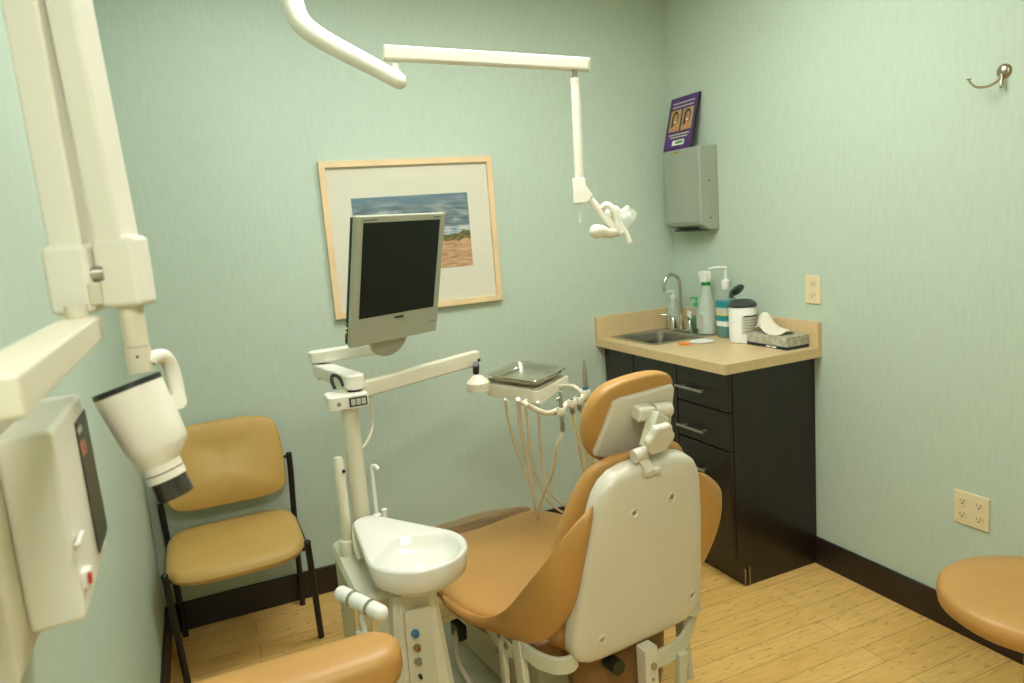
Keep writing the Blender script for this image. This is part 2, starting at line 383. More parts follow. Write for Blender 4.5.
MB().box((DX,-.02,HT),(-.001,-.001,HT+.103)).box((-.02,LY,HT),(-.001,-.0205,HT+.103)).build('backsplash', 'laminate', w, bev=.0015)
# sink
s = thing('sink', 'small rectangular stainless steel sink set into the tan worktop', 'sink', (-.26,-.21,HT))
def rr(x0, x1, y0, y1, r, z, k=5):
    o = []
    for cx, cy, a0 in ((x1-r, y1-r, 0), (x0+r, y1-r, 90), (x0+r, y0+r, 180), (x1-r, y0+r, 270)):
        for i in range(k+1): a = radians(a0 + 90*i/k); o.append(V((cx + r*cos(a), cy + r*sin(a), z)))
    return o
x0, x1, y0, y1 = SX0-.018, SX1+.062, SY0-.018, SY1+.018
MB().loft([rr(x0,x1,y0,y1,.03,HT+.0006), rr(x0,x1,y0,y1,.03,HT+.003), rr(SX0+.004,SX1-.004,SY0+.004,SY1-.004,.035,HT+.0035), rr(SX0+.012,SX1-.012,SY0+.012,SY1-.012,.035,HT-.006), rr(SX0+.02,SX1-.02,SY0+.02,SY1-.02,.04,HT-.12), rr(SX0+.05,SX1-.05,SY0+.05,SY1-.05,.04,HT-.135)], cap=False).build('basin', 'steel', s)
MB().prism(rr(SX0+.05,SX1-.05,SY0+.05,SY1-.05,.04,HT-.136), (0,0,-.002)).build('basin_floor', 'steel', s)
MB().lathe([(.001,0),(.02,0),(.024,.002),(.024,-.001)], (-.27,-.21,HT-.135)).build('drain', 'chrome', s)
f = thing('faucet', 'chrome gooseneck faucet with two lever handles behind the sink', 'faucet', (-.09,-.17,HT+.003))
MB().loft([rr(-.112,-.066,-.262,-.078,.022,HT+.0036), rr(-.112,-.066,-.262,-.078,.022,HT+.012), rr(-.107,-.071,-.257,-.083,.017,HT+.017)]).build('base_plate', 'chrome', f)
sp = [V((-.09,-.17,HT+.015)), V((-.09,-.17,HT+.14)), V((-.09,-.17,HT+.235))]
arc = [V((-.09-.045+.045*cos(a), -.17-.0*a, HT+.235+.045*sin(a))) for a in [pi*i/12 for i in range(1, 13)]]
MB().tube(sp + arc + [V((-.18,-.17,HT+.205))], .0085, n=16).cyl((-.09,-.17,HT+.012),(-.09,-.17,HT+.045),.014,.011).build('spout', 'chrome', f)
for yy, sg in ((-.105, 1), (-.235, -1)):
    MB().lathe([(.019,.0),(.018,.02),(.014,.036),(.010,.05),(.004,.054)], (-.09,yy,HT+.015)).tube([(-.09,yy,HT+.06),(-.105,yy+sg*.012,HT+.075),(-.13,yy+sg*.03,HT+.08),(-.145,yy+sg*.045,HT+.078)], [.006,.0045], smooth=4).build('lever_handle', 'chrome', f)
f.location.x -= .015; f.location.y -= .008
# ---------------------------------------------------------------- things on the worktop
def pump_head(t, c, z, m, s=1, dx=-.5, dy=.86, L=.04, stem=.03):
    d = V((dx,dy,0)).normalized(); c = V((c[0],c[1],z))
    return MB().lathe([(.014*s,0),(.0145*s,.018*s),(.006*s,.022*s),(.004*s,.024*s),(.004*s,.024*s+stem),(.009*s,.026*s+stem),(.009*s,.034*s+stem),(.001,.036*s+stem)], c, n=20).tube([c+V((0,0,.03*s+stem)), c+d*L*.6+V((0,0,.031*s+stem)), c+d*L+V((0,0,.024*s+stem))], [.0055*s,.0038*s], n=10, smooth=4).build('pump', m, t)
t = thing('soap_dispenser', 'pale translucent pump soap bottle behind the faucet', 'soap dispenser', (-.045,-.068,HT))
MB().lathe([(.03,.001),(.035,.003),(.036,.06),(.034,.1),(.026,.128),(.014,.14),(.012,.15)], (-.048,-.082,HT), n=28).build('bottle', 'clearp', t)
MB().lathe([(.03,.003),(.0335,.005),(.0345,.06),(.0325,.095),(.001,.096)], (-.048,-.082,HT), n=24).build('liquid_soap', 'whitep', t)
pump_head(t, (-.048,-.082), HT+.148, 'whitep', .9, -.4, .9, .035, .01)
t.location.x -= .011; t.location.y += .022
t = thing('soap_dispenser', 'clear soap bottle with green liquid and green pump right of faucet', 'soap dispenser', (-.045,-.225,HT))
MB().loft([rr(-.045-.024,-.045+.024,-.232-.036,-.232+.036,.014,HT+.004), rr(-.045-.026,-.045+.026,-.225-.041,-.225+.041,.016,HT+.008), rr(-.045-.026,-.045+.026,-.225-.038,-.225+.038,.016,HT+.09), rr(-.045-.02,-.045+.02,-.225-.028,-.225+.028,.014,HT+.112), rr(-.045-.012,-.045+.012,-.225-.012,-.225+.012,.0119,HT+.12)]).build('bottle', 'clearp2', t)
MB().loft([rr(-.045-.023,-.045+.023,-.225-.037,-.225+.037,.014,HT+.008), rr(-.045-.023,-.045+.023,-.225-.037,-.225+.037,.014,HT+.075)]).build('green_soap', 'greenliq', t)
MB().box((-.0725,-.218,HT+.05),(-.0712,-.19,HT+.1)).build('label_sticker', 'whitep', t)
pump_head(t, (-.045,-.225), HT+.12, 'green', 1, -.3, .95, .03, .012)
t.location.x -= .004
t = thing('spray_bottle', 'translucent trigger spray bottle with green collar beside green soap', 'spray bottle', (-.05,-.325,HT))
c = (-.05,-.325,HT)
MB().lathe([(.038,.004),(.043,.006),(.044,.02),(.044,.115),(.038,.145),(.03,.17),(.025,.2),(.0195,.228)], c, n=28).build('bottle', 'clearp', t)
MB().lathe([(.035,.006),(.041,.009),(.042,.02),(.042,.105),(.001,.106)], c, n=28).build('cleaning_liquid', 'hosew', t)
MB().box((-.0955,-.345,HT+.03),(-.0925,-.305,HT+.1)).build('label_sticker', 'label', t, bev=.001)
MB().lathe([(.0205,0),(.0215,.002),(.0215,.014),(.019,.016)], (-.05,-.325,HT+.228), n=20).build('collar', 'greenliq', t)
MB().loft([[V((-.05+a*.011, -.325+b_, HT+z)) for a, b_ in ((-1.3,y0),(1.3,y0),(1.3,y1),(-1.3,y1))] for z, y0, y1 in ((.243,-.016,.016),(.258,-.02,.022),(.27,-.022,.034),(.288,-.02,.036),(.293,-.012,.03))]).tube([(-.05,-.3,HT+.262),(-.05,-.288,HT+.25),(-.05,-.282,HT+.232)], .0045, smooth=3).build('trigger_head', 'whitep', t, bev=.003)
t.location.x -= .018
t = thing('mouthwash_bottle', 'teal liquid bottle with tall white pump and striped label', 'pump bottle', (-.05,-.42,HT))
def sq(c, r, z, w=1): return rr(c[0]-r, c[0]+r, c[1]-r*w, c[1]+r*w, r*.4, HT+z)
c = (-.045,-.452)
MB().loft([sq(c,.034,.001), sq(c,.036,.006), sq(c,.036,.165), sq(c,.026,.19), sq(c,.015,.2), sq(c,.015,.215)]).build('bottle', 'clearp2', t)
MB().loft([sq(c,.033,.004), sq(c,.0345,.008), sq(c,.0345,.06)]).build('teal_liquid', 'teal', t)
for za, zb_, mt in ((.052,.075,'whitep'),(.075,.1,'tealabel'),(.1,.107,'yellow'),(.107,.135,'label'),(.135,.165,'tealabel')):
    MB().loft([sq(c,.0366,za), sq(c,.0366,zb_)]).build('label_band', mt, t)
z_ = HT+.215
MB().lathe([(.018,0),(.019,.002),(.019,.038),(.012,.043),(.005,.046),(.0045,.09),(.008,.092),(.008,.1),(.001,.102)], (c[0],c[1],z_), n=20).tube([(c[0]-.002,c[1]-.012,z_+.097),(c[0]-.03,c[1]+.03,z_+.099),(c[0]-.048,c[1]+.055,z_+.093)], [.0055,.0042], n=10, smooth=3).build('pump', 'whitep', t)
t.location.x -= .015
t = thing('wipes_canister', 'white round wipes canister with open dark grey flip lid', 'wipes canister', (-.095,-.6,HT))
c = V((-.1,-.6,HT)); CR = .057
MB().lathe([(CR-.003,.0005),(CR,.004),(CR,.15),(CR-.001,.152)], c, n=40).build('tub', 'whitep', t)
MB().lathe([(CR+.001,.152),(CR+.003,.155),(CR+.003,.163),(CR-.006,.172),(.038,.18),(.036,.178),(.02,.172),(.001,.172)], c, n=40).build('lid_rim', 'lidgrey', t)
fa = (MR @ V((.86,.46,-.2))).normalized(); fb = (MR @ V((-.32,.56,.72))).normalized(); fn = fa.cross(fb).normalized()
hc = P(737,290,y=-.6)
MB().loft([[hc + fa*.036*cos(2*pi*i/28)*k + fb*.026*sin(2*pi*i/28)*k + fn*h for i in range(28)] for h, k in ((-.005,.9),(-.003,1),(.003,1),(.005,.9))]).build('flip_lid', 'lidgrey', t)
MB().beam(hc-fa*.034, hc-fa*.03-V((0,0,.02)), .02, .008).build('lid_hinge', 'lidgrey', t)
def arcsheet(c, r, a0, a1, z0, z1, th=.0006, n=14):
    A = [radians(a0+(a1-a0)*i/n) for i in range(n+1)]; mb = MB()
    ring = [V((c.x+(r+o)*cos(a), c.y+(r+o)*sin(a), 0)) for o, aa in ((0,A),(th,list(reversed(A)))) for a in aa]
    return mb.loft([[V((p.x,p.y,c.z+z0)) for p in ring], [V((p.x,p.y,c.z+z1)) for p in ring]])
lb = arcsheet(c, CR+.0003, 225, 320, .04, .115).build('label_sticker', 'label', t)
q = arcsheet(c, CR+.0012, 232, 305, .112, .118)
lb2 = q.build('heading_line', 'dark', lb)
for k in range(5): arcsheet(c, CR+.0012, 235, 312-k*4, .05+k*.012, .0525+k*.012, .0003).build('text_line', 'print_grey', lb)
t = thing('tissue_box', 'flat grey patterned tissue box with a dark navy lower edge', 'tissue box', (-.075,-.77,HT))
bx0, bx1, by0, by1 = -.135, -.025, -.89, -.665
MB().box((bx0,by0,HT+.0125),(bx1,by1,HT+.052)).build('carton', 'tissuebox', t, bev=.001)
MB().box((bx0-.0006,by0-.0006,HT+.0006),(bx1+.0006,by1+.0006,HT+.013)).build('lower_band', 'navy', t)
b_ = MB().box((bx0-.0011,-.80,HT+.0035),(bx0-.0005,-.775,HT+.0095)).box((bx0-.0011,-.83,HT+.0035),(bx0-.0005,-.805,HT+.0095)).build('brand_mark', 'whitep', t)
MB().loft([[V((-.08+.03*cos(a), -.76+.07*sin(a), z)) for a in [2*pi*i/24 for i in range(24)]] for z in (HT+.0522, HT+.0528)]).build('opening_film', 'label', t)
ts = thing('tissue', 'crumpled white tissue sticking up out of the grey box', 'tissue', (-.08,-.745,HT+.053))
mb = MB(); G = []
pk = [(-.668,.03,.015),(-.69,.06,.028),(-.715,.098,.034),(-.742,.062,.045),(-.778,.028,.05),(-.82,.02,.045),(-.85,.018,.03)]
for i, (y, h, wd) in enumerate(pk):
    row = []
    for k in range(7):
        s_ = -1 + 2*k/6
        z = HT + .055 + h*max(0, 1-.75*abs(s_)**1.3) + .004*sin(i*3+k*2) - (.0)*(abs(s_))
        row.append(mb.bm.verts.new((-.085 + s_*wd + .006*sin(i*1.7+k), y + .008*cos(k*2+i) + .0, z - .01*max(0,-s_)*(i in (4,5)))))
    G.append(row)
for i in range(len(G)-1):
    for k in range(6): mb.face([G[i][k],G[i+1][k],G[i+1][k+1],G[i][k+1]])
o = mb.build('tissue_sheet', 'tissue', ts, sub=2)
sm = o.modifiers.new('solid', 'SOLIDIFY'); sm.thickness = .0015
tag(MB().lathe([(.03,.0008),(.046,.001),(.053,.004),(.051,.0055),(.04,.003),(.001,.003)], (-.225,-.478,HT), n=40).build('paper_dish', 'whitep'), 'flat round white dish lying on the worktop before the bottles', 'dish')
tag(MB().loft([[V((x,y,z)) for x,y in ((-.318,-.43),(-.335,-.47),(-.318,-.505),(-.303,-.49),(-.292,-.5),(-.288,-.45),(-.3,-.43))] for z in (HT+.0006,HT+.005)]).build('plastic_scoop', 'orange', bev=.0015), 'small flat orange plastic piece beside the white dish', 'plastic piece')
# ---------------------------------------------------------------- guest chair
def guest():
    t = thing('guest_chair', 'mustard vinyl guest chair with black tube legs in left back corner', 'chair', (-2.21,-.24,0))
    def ringz(cx, cy, hx, hy, z, n=36, e=4.6, dz=0):
        o = []
        for i in range(n):
            a = 2*pi*i/n; c_, s_ = cos(a), sin(a)
            o.append(V((cx + hx*math.copysign(abs(c_)**(2/e), c_), cy + hy*math.copysign(abs(s_)**(2/e), s_), z)))
        return o
    cx, cy = -2.212, -.262
    R_ = []
    for z, s_ in ((.385,.9),(.39,.97),(.405,1),(.42,.985),(.432,.93),(.438,.8),(.440,.4),(.44,.05)):
        r = ringz(cx, cy, .235*s_, .225*s_, z)
        for p in r: p.y -= .015*(1-((p.x-cx)/.24)**2)*s_; p.z += .008*((p.y-cy)/.22)**2*(-1 if p.y < cy else 1)
        R_.append(r)
    MB().loft(R_).build('seat', 'mustard', t)
    # backrest: rounded rectangle, slightly curved and tapering
    zc, hz, hx = .672, .152, .22
    def br(s_, y):
        o = []
        for i in range(44):
            a = 2*pi*i/44; c_, q = cos(a), sin(a); e = 6.5
            x = math.copysign(abs(c_)**(2/e), c_); z = math.copysign(abs(q)**(2/e), q)
            taper = 1 - .05*(z if z > 0 else 0)
            o.append(V((cx + .002 + hx*s_*x*taper, y - .012*x*x*s_ + .02*z, zc + (hz-(1-s_)*.6*hx)*z + .01*(1-x*x)*z)))
        return o
    MB().loft([br(.95,-.05), br(1,-.062), br(1,-.082), br(.97,-.094), br(.88,-.1), br(.5,-.104), br(.05,-.105)]).build('backrest', 'mustard', t)
    r = .0115
    MB().tube([(-1.988,-.055,.0),(-1.978,-.06,.35),(-1.968,-.06,.56),(-1.966,-.055,.655)], r, smooth=3).build('leg', 'black', t)
    MB().tube([(-2.436,-.055,.0),(-2.445,-.06,.35),(-2.452,-.06,.56),(-2.452,-.055,.655)], r, smooth=3).build('leg', 'black', t)
    MB().tube([(-1.978,-.462,.425), P(321.5,637,z=0)], r).ball((-1.978,-.462,.427), .0125).build('leg', 'black', t)
    MB().tube([(-2.444,-.452,.42),(-2.43,-.40,.0)], r).ball((-2.444,-.452,.422), .0125).build('leg', 'black', t)
    f = MB().tube([(-1.976,-.455,.385),(-1.978,-.06,.385)], .009).tube([(-2.442,-.445,.385),(-2.445,-.06,.385)], .009)
    f.tube([(-1.976,-.4,.383),(-2.442,-.4,.383)], .008).tube([(-1.978,-.08,.383),(-2.445,-.08,.383)], .008)
    f.build('seat_frame', 'black', t)
    MB().tube([(-1.967,-.052,.64),(-2.212,-.03,.638),(-2.452,-.052,.64)], .007, smooth=4).build('back_bar', 'black', t)
guest()
# ---------------------------------------------------------------- dental chair (local frame: x right, y forward, z up)
O_ = V((-1.3055,-1.5545,0)); TH = radians(7)
ch = thing('dental_chair', 'tan vinyl dental chair with white back shell in the room centre', 'dental chair', O_, TH)
CW = W[ch]; CI = CW.inverted()
LEAN = .172
def bp_(x, z, off=0):       # point on the leaning back plane; off = towards the front
    zz = .45 + (z-.45)
    return V((x, -(z-.45)*math.tan(LEAN) + off*cos(LEAN), zz + off*sin(LEAN)))
half = [(0,.403),(.06,.403),(.12,.404),(.16,.409),(.19,.424),(.207,.448),(.212,.485),(.208,.53),(.2,.6),(.188,.7),(.176,.77),(.166,.82),(.155,.857),(.137,.884),(.112,.902),(.075,.912),(.035,.915),(0,.916)]
outl = half + [(-x,z) for x,z in reversed(half[1:-1])]
def inset(o, d):
    r = []
    for i in range(len(o)):
        a, b = o[i-1], o[(i+1) % len(o)]; t = V((b[0]-a[0], b[1]-a[1])).normalized()
        r.append((o[i][0] - t.y*d, o[i][1] + t.x*d))
    return r
o1, o2, o3, o4 = inset(outl,.002), inset(outl,.007), inset(outl,.018), inset(outl,.045)
MB().loft([[bp_(x,z,.03) for x,z in outl], [bp_(x,z,.004) for x,z in outl], [bp_(x,z,-.004) for x,z in o1], [bp_(x,z,-.010) for x,z in o2], [bp_(x,z,-.0145) for x,z in o3], [bp_(x,z,-.017) for x,z in o4]]).build('back_shell', 'shellw', ch, local=True, ang=60)
def onback(u, v):
    n = (CW.to_3x3() @ V((0,cos(LEAN),sin(LEAN)))); p0 = CW @ V((0,0,.45)); d = MR @ V(((u-512)/F, -(v-341.5)/F, -1))
    return CI @ (CAM + d*((p0-CAM).dot(n)/d.dot(n)))
bn = V((0,-cos(LEAN),-sin(LEAN)))
for (u, v) in ((629.4,509.8),(666.7,494),(687,592),(597.7,635.5)):
    p = onback(u, v) + bn*.0165
    rr_ = MB().lathe([(.0145,-.004),(.0145,.001),(.012,.003),(.0095,.001),(.0085,-.002),(.001,-.002)], p, bn, n=24).build('screw_well', 'shellw', ch, local=True)
    MB().lathe([(.001,-.001),(.006,-.001),(.0055,.002),(.001,.003)], p, bn, n=16).build('screw', 'steel', rr_, local=True)
# back cushion
bc = [(.435,.19,.03),(.46,.225,.05),(.52,.245,.075),(.6,.243,.088),(.7,.225,.088),(.8,.193,.08),(.86,.168,.066),(.893,.15,.055),(.916,.122,.04),(.928,.075,.025)]
R_ = []
for z, w_, th in bc:
    r = []
    for i in range(32):
        a = 2*pi*i/32; c_, s_ = cos(a), sin(a)
        x = math.copysign(abs(c_)**.7, c_)*w_; y = .03 + th/2 + math.copysign(abs(s_)**.7, s_)*th/2
        if s_ > 0: y -= .018*(1-(x/w_)**2)
        r.append(bp_(x, z, y-.0))
    R_.append(r)
MB().loft(R_).build('back_cushion', 'leather', ch, local=True, sub=1)
# side wings: loft from shoulder of the back to the seat edge
secs = [ # edge E, bottom B, inner I
 ((.16,-.064,.845),(.162,-.062,.825),(.13,.0,.84)),
 ((.19,-.064,.83),(.178,-.058,.76),(.15,.01,.79)),
 ((.232,-.058,.80),(.196,-.045,.68),(.17,.03,.72)),
 ((.272,-.046,.757),(.208,-.03,.60),(.185,.05,.65)),
 ((.292,-.012,.705),(.222,.0,.54),(.2,.08,.57)),
 ((.3,.05,.64),(.24,.03,.495),(.21,.12,.5)),
 ((.3,.13,.555),(.262,.08,.455),(.22,.17,.455)),
 ((.298,.20,.50),(.272,.15,.435),(.23,.22,.435)),
 ((.302,.265,.463),(.285,.25,.425),(.23,.29,.42)),
 ((.322,.34,.452),(.31,.34,.415),(.23,.36,.42)),
 ((.335,.42,.45),(.325,.42,.42),(.24,.42,.42)),
 ((.33,.5,.448),(.322,.5,.42),(.24,.5,.42))]
for sg in (-1, 1):
    R_ = []; E_ = []
    for k, (e, b, i_) in enumerate(secs):
        e, b, i_ = V(e), V(b), V(i_)
        m1 = e.lerp(b,.33) + V((.014,-.012,-.004)); m2 = e.lerp(b,.7) + V((.01,-.01,-.006))
        bi = b + V((-.03,.015,.004)); ie = e.lerp(i_, .35) + V((-.0,.0,-.012)); ie2 = e.lerp(i_, .7) + V((0,0,-.012))
        ring = [e.lerp(ie,.05), e.lerp(m1,.08), m1, m2, b.lerp(m2,.1), b.lerp(bi,.15), bi, i_, ie2, ie]
        R_.append([V((p.x*sg, p.y, p.z)) for p in ring]); E_.append(V(((e.x-.002)*sg, e.y+.001, e.z-.001)))
    wm = MB().loft(R_); cl_ = wm.bm.edges.layers.float.new('crease_edge'); wm.bm.verts.ensure_lookup_table(); wm.bm.verts.index_update()
    for e_ in wm.bm.edges:
        a_, b_ = (v_.index for v_ in e_.verts)
        if abs(a_-b_) == 10 and a_ % 10 in (0, 1, 4): e_[cl_] = .75
    wm.build('side_wing', 'leather', ch, local=True, sub=2)
# seat and leg rest
ss = [(.04,.17,.44),(.07,.18,.445),(.13,.2,.45),(.2,.23,.453),(.3,.29,.456),(.38,.318,.457),(.45,.33,.457),(.6,.325,.457),(.76,.305,.446),(.88,.278,.43),(.95,.24,.412),(1.0,.19,.395),(1.02,.09,.385)]
R_ = []
for y, w_, z in ss:
    th = max(.04, min(.085, .04+.045*(y-.12)/.3))
    R_.append([V((x*w_, y, z+dz)) for x, dz in ((-1,-.035),(-.96,-.008),(-.85,.0),(-.4,-.003),(0,-.006),(.4,-.003),(.85,0),(.96,-.008),(1,-.035),(.9,-th),(.3,-th),(-.3,-th),(-.9,-th))])
MB().loft(R_).build('seat_cushion', 'leather', ch, local=True, sub=2)
R_ = []
for y, w_, z in [(.915,.272,.4265),(.93,.268,.4255),(.98,.24,.413),(1.04,.187,.3985),(1.082,.116,.386),(1.10,.045,.378)]:
    R_.append([V((x*w_, y, z+dz+.0025)) for x, dz in ((-1.01,-.04),(-.97,-.006),(-.85,.001),(-.4,-.001),(0,-.004),(.4,-.001),(.85,.001),(.97,-.006),(1.01,-.04),(.8,-.043),(0,-.043),(-.8,-.043))])
lab(MB().loft(R_).build('foot_cover', 'leather_d', ch, local=True, sub=2), 'darker glossy brown cover over the foot end')
# underside skirt
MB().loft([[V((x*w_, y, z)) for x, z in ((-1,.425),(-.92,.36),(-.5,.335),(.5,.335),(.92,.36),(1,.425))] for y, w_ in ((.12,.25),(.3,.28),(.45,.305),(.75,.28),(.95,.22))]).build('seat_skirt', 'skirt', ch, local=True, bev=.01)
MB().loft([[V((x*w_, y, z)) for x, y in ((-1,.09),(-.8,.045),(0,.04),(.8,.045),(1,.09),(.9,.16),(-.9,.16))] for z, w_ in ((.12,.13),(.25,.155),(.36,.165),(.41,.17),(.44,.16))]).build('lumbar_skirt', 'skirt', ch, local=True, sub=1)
# headrest
HL = .35
hn = V((0, cos(HL), sin(HL)))          # forward normal of headrest plane
cush = [(-.125,.013,.965),(-.128,-.01,1.027),(-.104,-.027,1.074),(-.069,-.035,1.096),(.004,-.038,1.104),(.063,-.038,1.105),(.109,-.035,1.097),(.13,-.027,1.076),(.14,-.016,1.045),(.152,.009,.974),(.163,.03,.915),(.155,.042,.885),(.12,.046,.874),(.049,.046,.872),(-.022,.042,.884),(-.068,.036,.899),(-.102,.027,.925)]
cc = sum((V(p) for p in cush), V())/len(cush)
def hr(k, o): return [cc + (V(p)-cc)*k + hn*o for p in cush]
hc_ = MB().loft([hr(.9,-.004), hr(1.0,-.002), hr(1.02,.008), hr(.99,.024), hr(.93,.04), hr(.83,.052), hr(.55,.058), hr(.1,.06)]).build('headrest_cushion', 'leather', ch, local=True, sub=2)
pan = [(-.095,.023,.936),(-.064,-.022,1.06),(-.046,-.025,1.066),(.118,-.026,1.071),(.128,-.022,1.062),(.156,.035,.905),(.148,.041,.888),(.045,.041,.889),(-.013,.038,.896),(-.077,.03,.918),(-.092,.027,.925)]
pp = [V(p) for p in pan]
MB().loft([[p - hn*.0 for p in pp], [p - hn*.01 for p in pp], [cc + (p-cc)*.96 - hn*.0135 for p in pp]]).build('headrest_panel', 'shellw', ch, local=True, bev=.0015)
def hp(u, v, off):   # point in front of the headrest panel (towards the viewer) by off
    n = (CW.to_3x3() @ hn); p0 = CW @ (V((0,0,1.0)) - hn*off); d = MR @ V(((u-512)/F, -(v-341.5)/F, -1))
    return CI @ (CAM + d*((p0-CAM).dot(n)/d.dot(n)))
a, b = hp(637,413,.03), hp(668,409,.03)
d_ = (b-a).normalized()
MB().beam(a - d_*.006, a.lerp(b,.45), .036, .036, up=hn).build('hinge_block', 'shellw', ch, local=True, bev=.008)
MB().cyl(a.lerp(b,.48), b, .02).cyl(b, b+d_*.004, .02, .014).build('hinge_barrel', 'shellw', ch, local=True)
MB().beam(hp(659,414,.05), hp(649,449,.085), .05, .03, up=hn).build('neck_link', 'grey_cream', ch, local=True, bev=.003)
kc = hp(656.5,436,.115); kx, ku, _ = frame(-hn); n_ = 60
MB().loft([[kc - hn*o + (kx*cos(2*pi*i/n_)+ku*sin(2*pi*i/n_))*.038*k*(1+.08*cos(6*2*pi*i/n_))*(1) for i in range(n_)] for o, k in ((0,.9),(.004,1),(.016,1),(.02,.9))]).build('lock_knob', 'shellw', ch, local=True)
a, b = hp(633.5,457,.1), hp(645,452,.1)
MB().cyl(a, b, .016).build('pivot_barrel', 'shellw', ch, local=True)
MB().beam(hp(640,456,.1), bp_(-.022,.898,-.024), .024, .016, up=hn).build('neck_post', 'shellw', ch, local=True, bev=.003)
MB().loft([[bp_(x,z,o) for x,z in ((-.04,.888),(.012,.888),(.012,.902),(-.04,.902))] for o in (-.026,.01)]).build('post_socket', 'grey_cream', ch, local=True, bev=.003)
# arm brackets both sides, mirrored
for sg in (-1, 1):
    pth = [V((-.185*1,.02,.425)), V((-.21,.012,.422)), V((-.24,.03,.42)), V((-.262,.075,.422)), V((-.27,.12,.428)), V((-.272,.15,.43))]
    pth = [V((p.x*-sg, p.y, p.z)) for p in pth]
    sp_ = spline(pth, 4)
    R_ = []
    for i, p in enumerate(sp_):
        tn = (sp_[min(i+1,len(sp_)-1)] - sp_[max(i-1,0)]).normalized(); sd = tn.cross(V((0,0,1))).normalized()
        R_.append([p + sd*.007 - V((0,0,.022)), p - sd*.007 - V((0,0,.022)), p - sd*.007 + V((0,0,.022)), p + sd*.007 + V((0,0,.022))])
    MB().loft(R_).build('arm_bracket', 'grey_cream', ch, local=True, bev=.004)
    X = -.272*-sg
    MB().beam(V((X,.15,.45)), V((X,.12,.13)), .02, .04, up=V((0,1,0))).build('bracket_upright', 'grey_cream', ch, local=True, bev=.005)
    lk = MB().beam(V((X-sg*-.0,.235,.43)), V((X,.235,.12)), .016, .026, up=V((0,1,0))).build('link_bar', 'grey_cream', ch, local=True, bev=.004)
    for (y, z) in ((.235,.42),(.2,.405),(.25,.37)):
        MB().cyl((X-.012*1,y,z),(X+.012,y,z),.009,n=16).build('pivot_bolt', 'chrome', ch, local=True)
    MB().loft([[V((X-.006,y,z)), V((X+.006,y,z)), V((X+.006,y+.0,z-h)), V((X-.006,y,z-h))] for y, z, h in ((.16,.42,.035),(.22,.425,.06),(.3,.43,.045),(.36,.43,.02))]).build('side_plate', 'grey_cream', ch, local=True)
def zp(u, v, z): return CI @ P(u, v, z=z)
pth = spline([zp(697,590,.37), zp(695,606,.365), zp(691,624,.36), zp(683,641,.355), zp(671,652,.35), zp(655,660,.35)], 4)
R_ = []
for i, p in enumerate(pth):
    tn = (pth[min(i+1,len(pth)-1)] - pth[max(i-1,0)]).normalized(); sd = tn.cross(V((0,0,1))).normalized()
    R_.append([p + sd*.006 - V((0,0,.024)), p - sd*.006 - V((0,0,.024)), p - sd*.006 + V((0,0,.024)), p + sd*.006 + V((0,0,.024))])
MB().loft(R_).build('swing_frame', 'grey_cream', ch, local=True, bev=.003)
q_ = zp(682,652,.345)
MB().beam(q_, q_+V((0,.02,-.2)), .03, .02, up=V((0,1,0))).build('frame_upright', 'grey_cream', ch, local=True, bev=.004)
MB().box((-.02,-.045,.29),(.022,-.008,.41)).build('centre_bracket', 'shellw', ch, local=True, bev=.004)
MB().cyl((.005,-.046,.36),(.005,-.05,.36),.009,n=16).cyl((.0,-.046,.325),(.0,-.05,.325),.004,n=12).build('bracket_bolt', 'steel', ch, local=True)
MB().cyl((-.07,-.0,.36),(-.07,.06,.36),.02).build('cable_port', 'dark', ch, local=True)
# lift and base
MB().loft([[V((x,y,z)) for x,y in ((-w_,.3),(w_,.3),(w_,y1),(-w_,y1))] for z, w_, y1 in ((.06,.14,.85),(.2,.13,.75),(.34,.12,.62))]).build('lift_cover', 'grey_cream', ch, local=True, bev=.02)
MB().loft([rr(-.24,.24,.02,1.0,.1,0.001), rr(-.24,.24,.02,1.0,.1,.04), rr(-.2,.2,.06,.96,.09,.062)]).build('base_plate', 'grey_cream', ch, local=True)
MB().box((-.235,.60,.20),(-.205,.66,.25)).build('junction_box', 'dark', ch, local=True, bev=.005)
MB().tube([V((-.22,.55,.06)), V((-.25,.58,.14)), V((-.245,.61,.2)), V((-.22,.62,.24))], .009, smooth=5).build('umbilical_hose', 'cream', ch, local=True)
# ---------------------------------------------------------------- cuspidor unit
cu = thing('cuspidor_unit', 'cream floor unit with white rinse bowl left of the dental chair', 'cuspidor unit', (-1.86,-1.15,0))
MB().loft([rr(-1.955,-1.775,-1.30,-.92,.03,.0), rr(-1.955,-1.775,-1.30,-.92,.03,.56), rr(-1.962,-1.768,-1.31,-.912,.035,.585), rr(-1.955,-1.775,-1.30,-.92,.03,.602), rr(-1.93,-1.80,-1.27,-.95,.03,.606)]).build('cabinet', 'grey_cream', cu)
# connector column
fr_ = [(-1.892,-1.80),(-1.90,-1.775)]
MB().loft([[V((x0,-1.30,z)),V((x0,y,z)),V((x0+.015,y-.015,z)),V((x1-.015,y-.015,z)),V((x1,y,z)),V((x1,-1.30,z))] for z, x0, x1, y in ((.0,-1.905,-1.735,-1.375),(.3,-1.897,-1.748,-1.365),(.54,-1.886,-1.765,-1.345),(.60,-1.88,-1.77,-1.34))]).build('connector_column', 'cream', cu)
def colf(u, v): return P(u, v, y=-1.378)
pnl = [colf(404,612), colf(428,606), colf(440,690), colf(411,690)]
MB().prism(pnl, (0,-.003,0)).build('connector_panel', 'grey_cream', cu)
for (u, v, m_, r) in ((415,633,'blue',.0085),(417,647,'brass',.0075),(418,661,'steel',.0085),(420,675.5,'dark',.004)):
    p = P(u, v, y=-1.381)
    MB().lathe([(r*1.25,0),(r*1.25,.003),(r,.004),(r,.012),(r*.6,.013),(r*.55,.009),(.001,.009)], p, (0,-1,0), n=20).build('coupling', m_, cu)
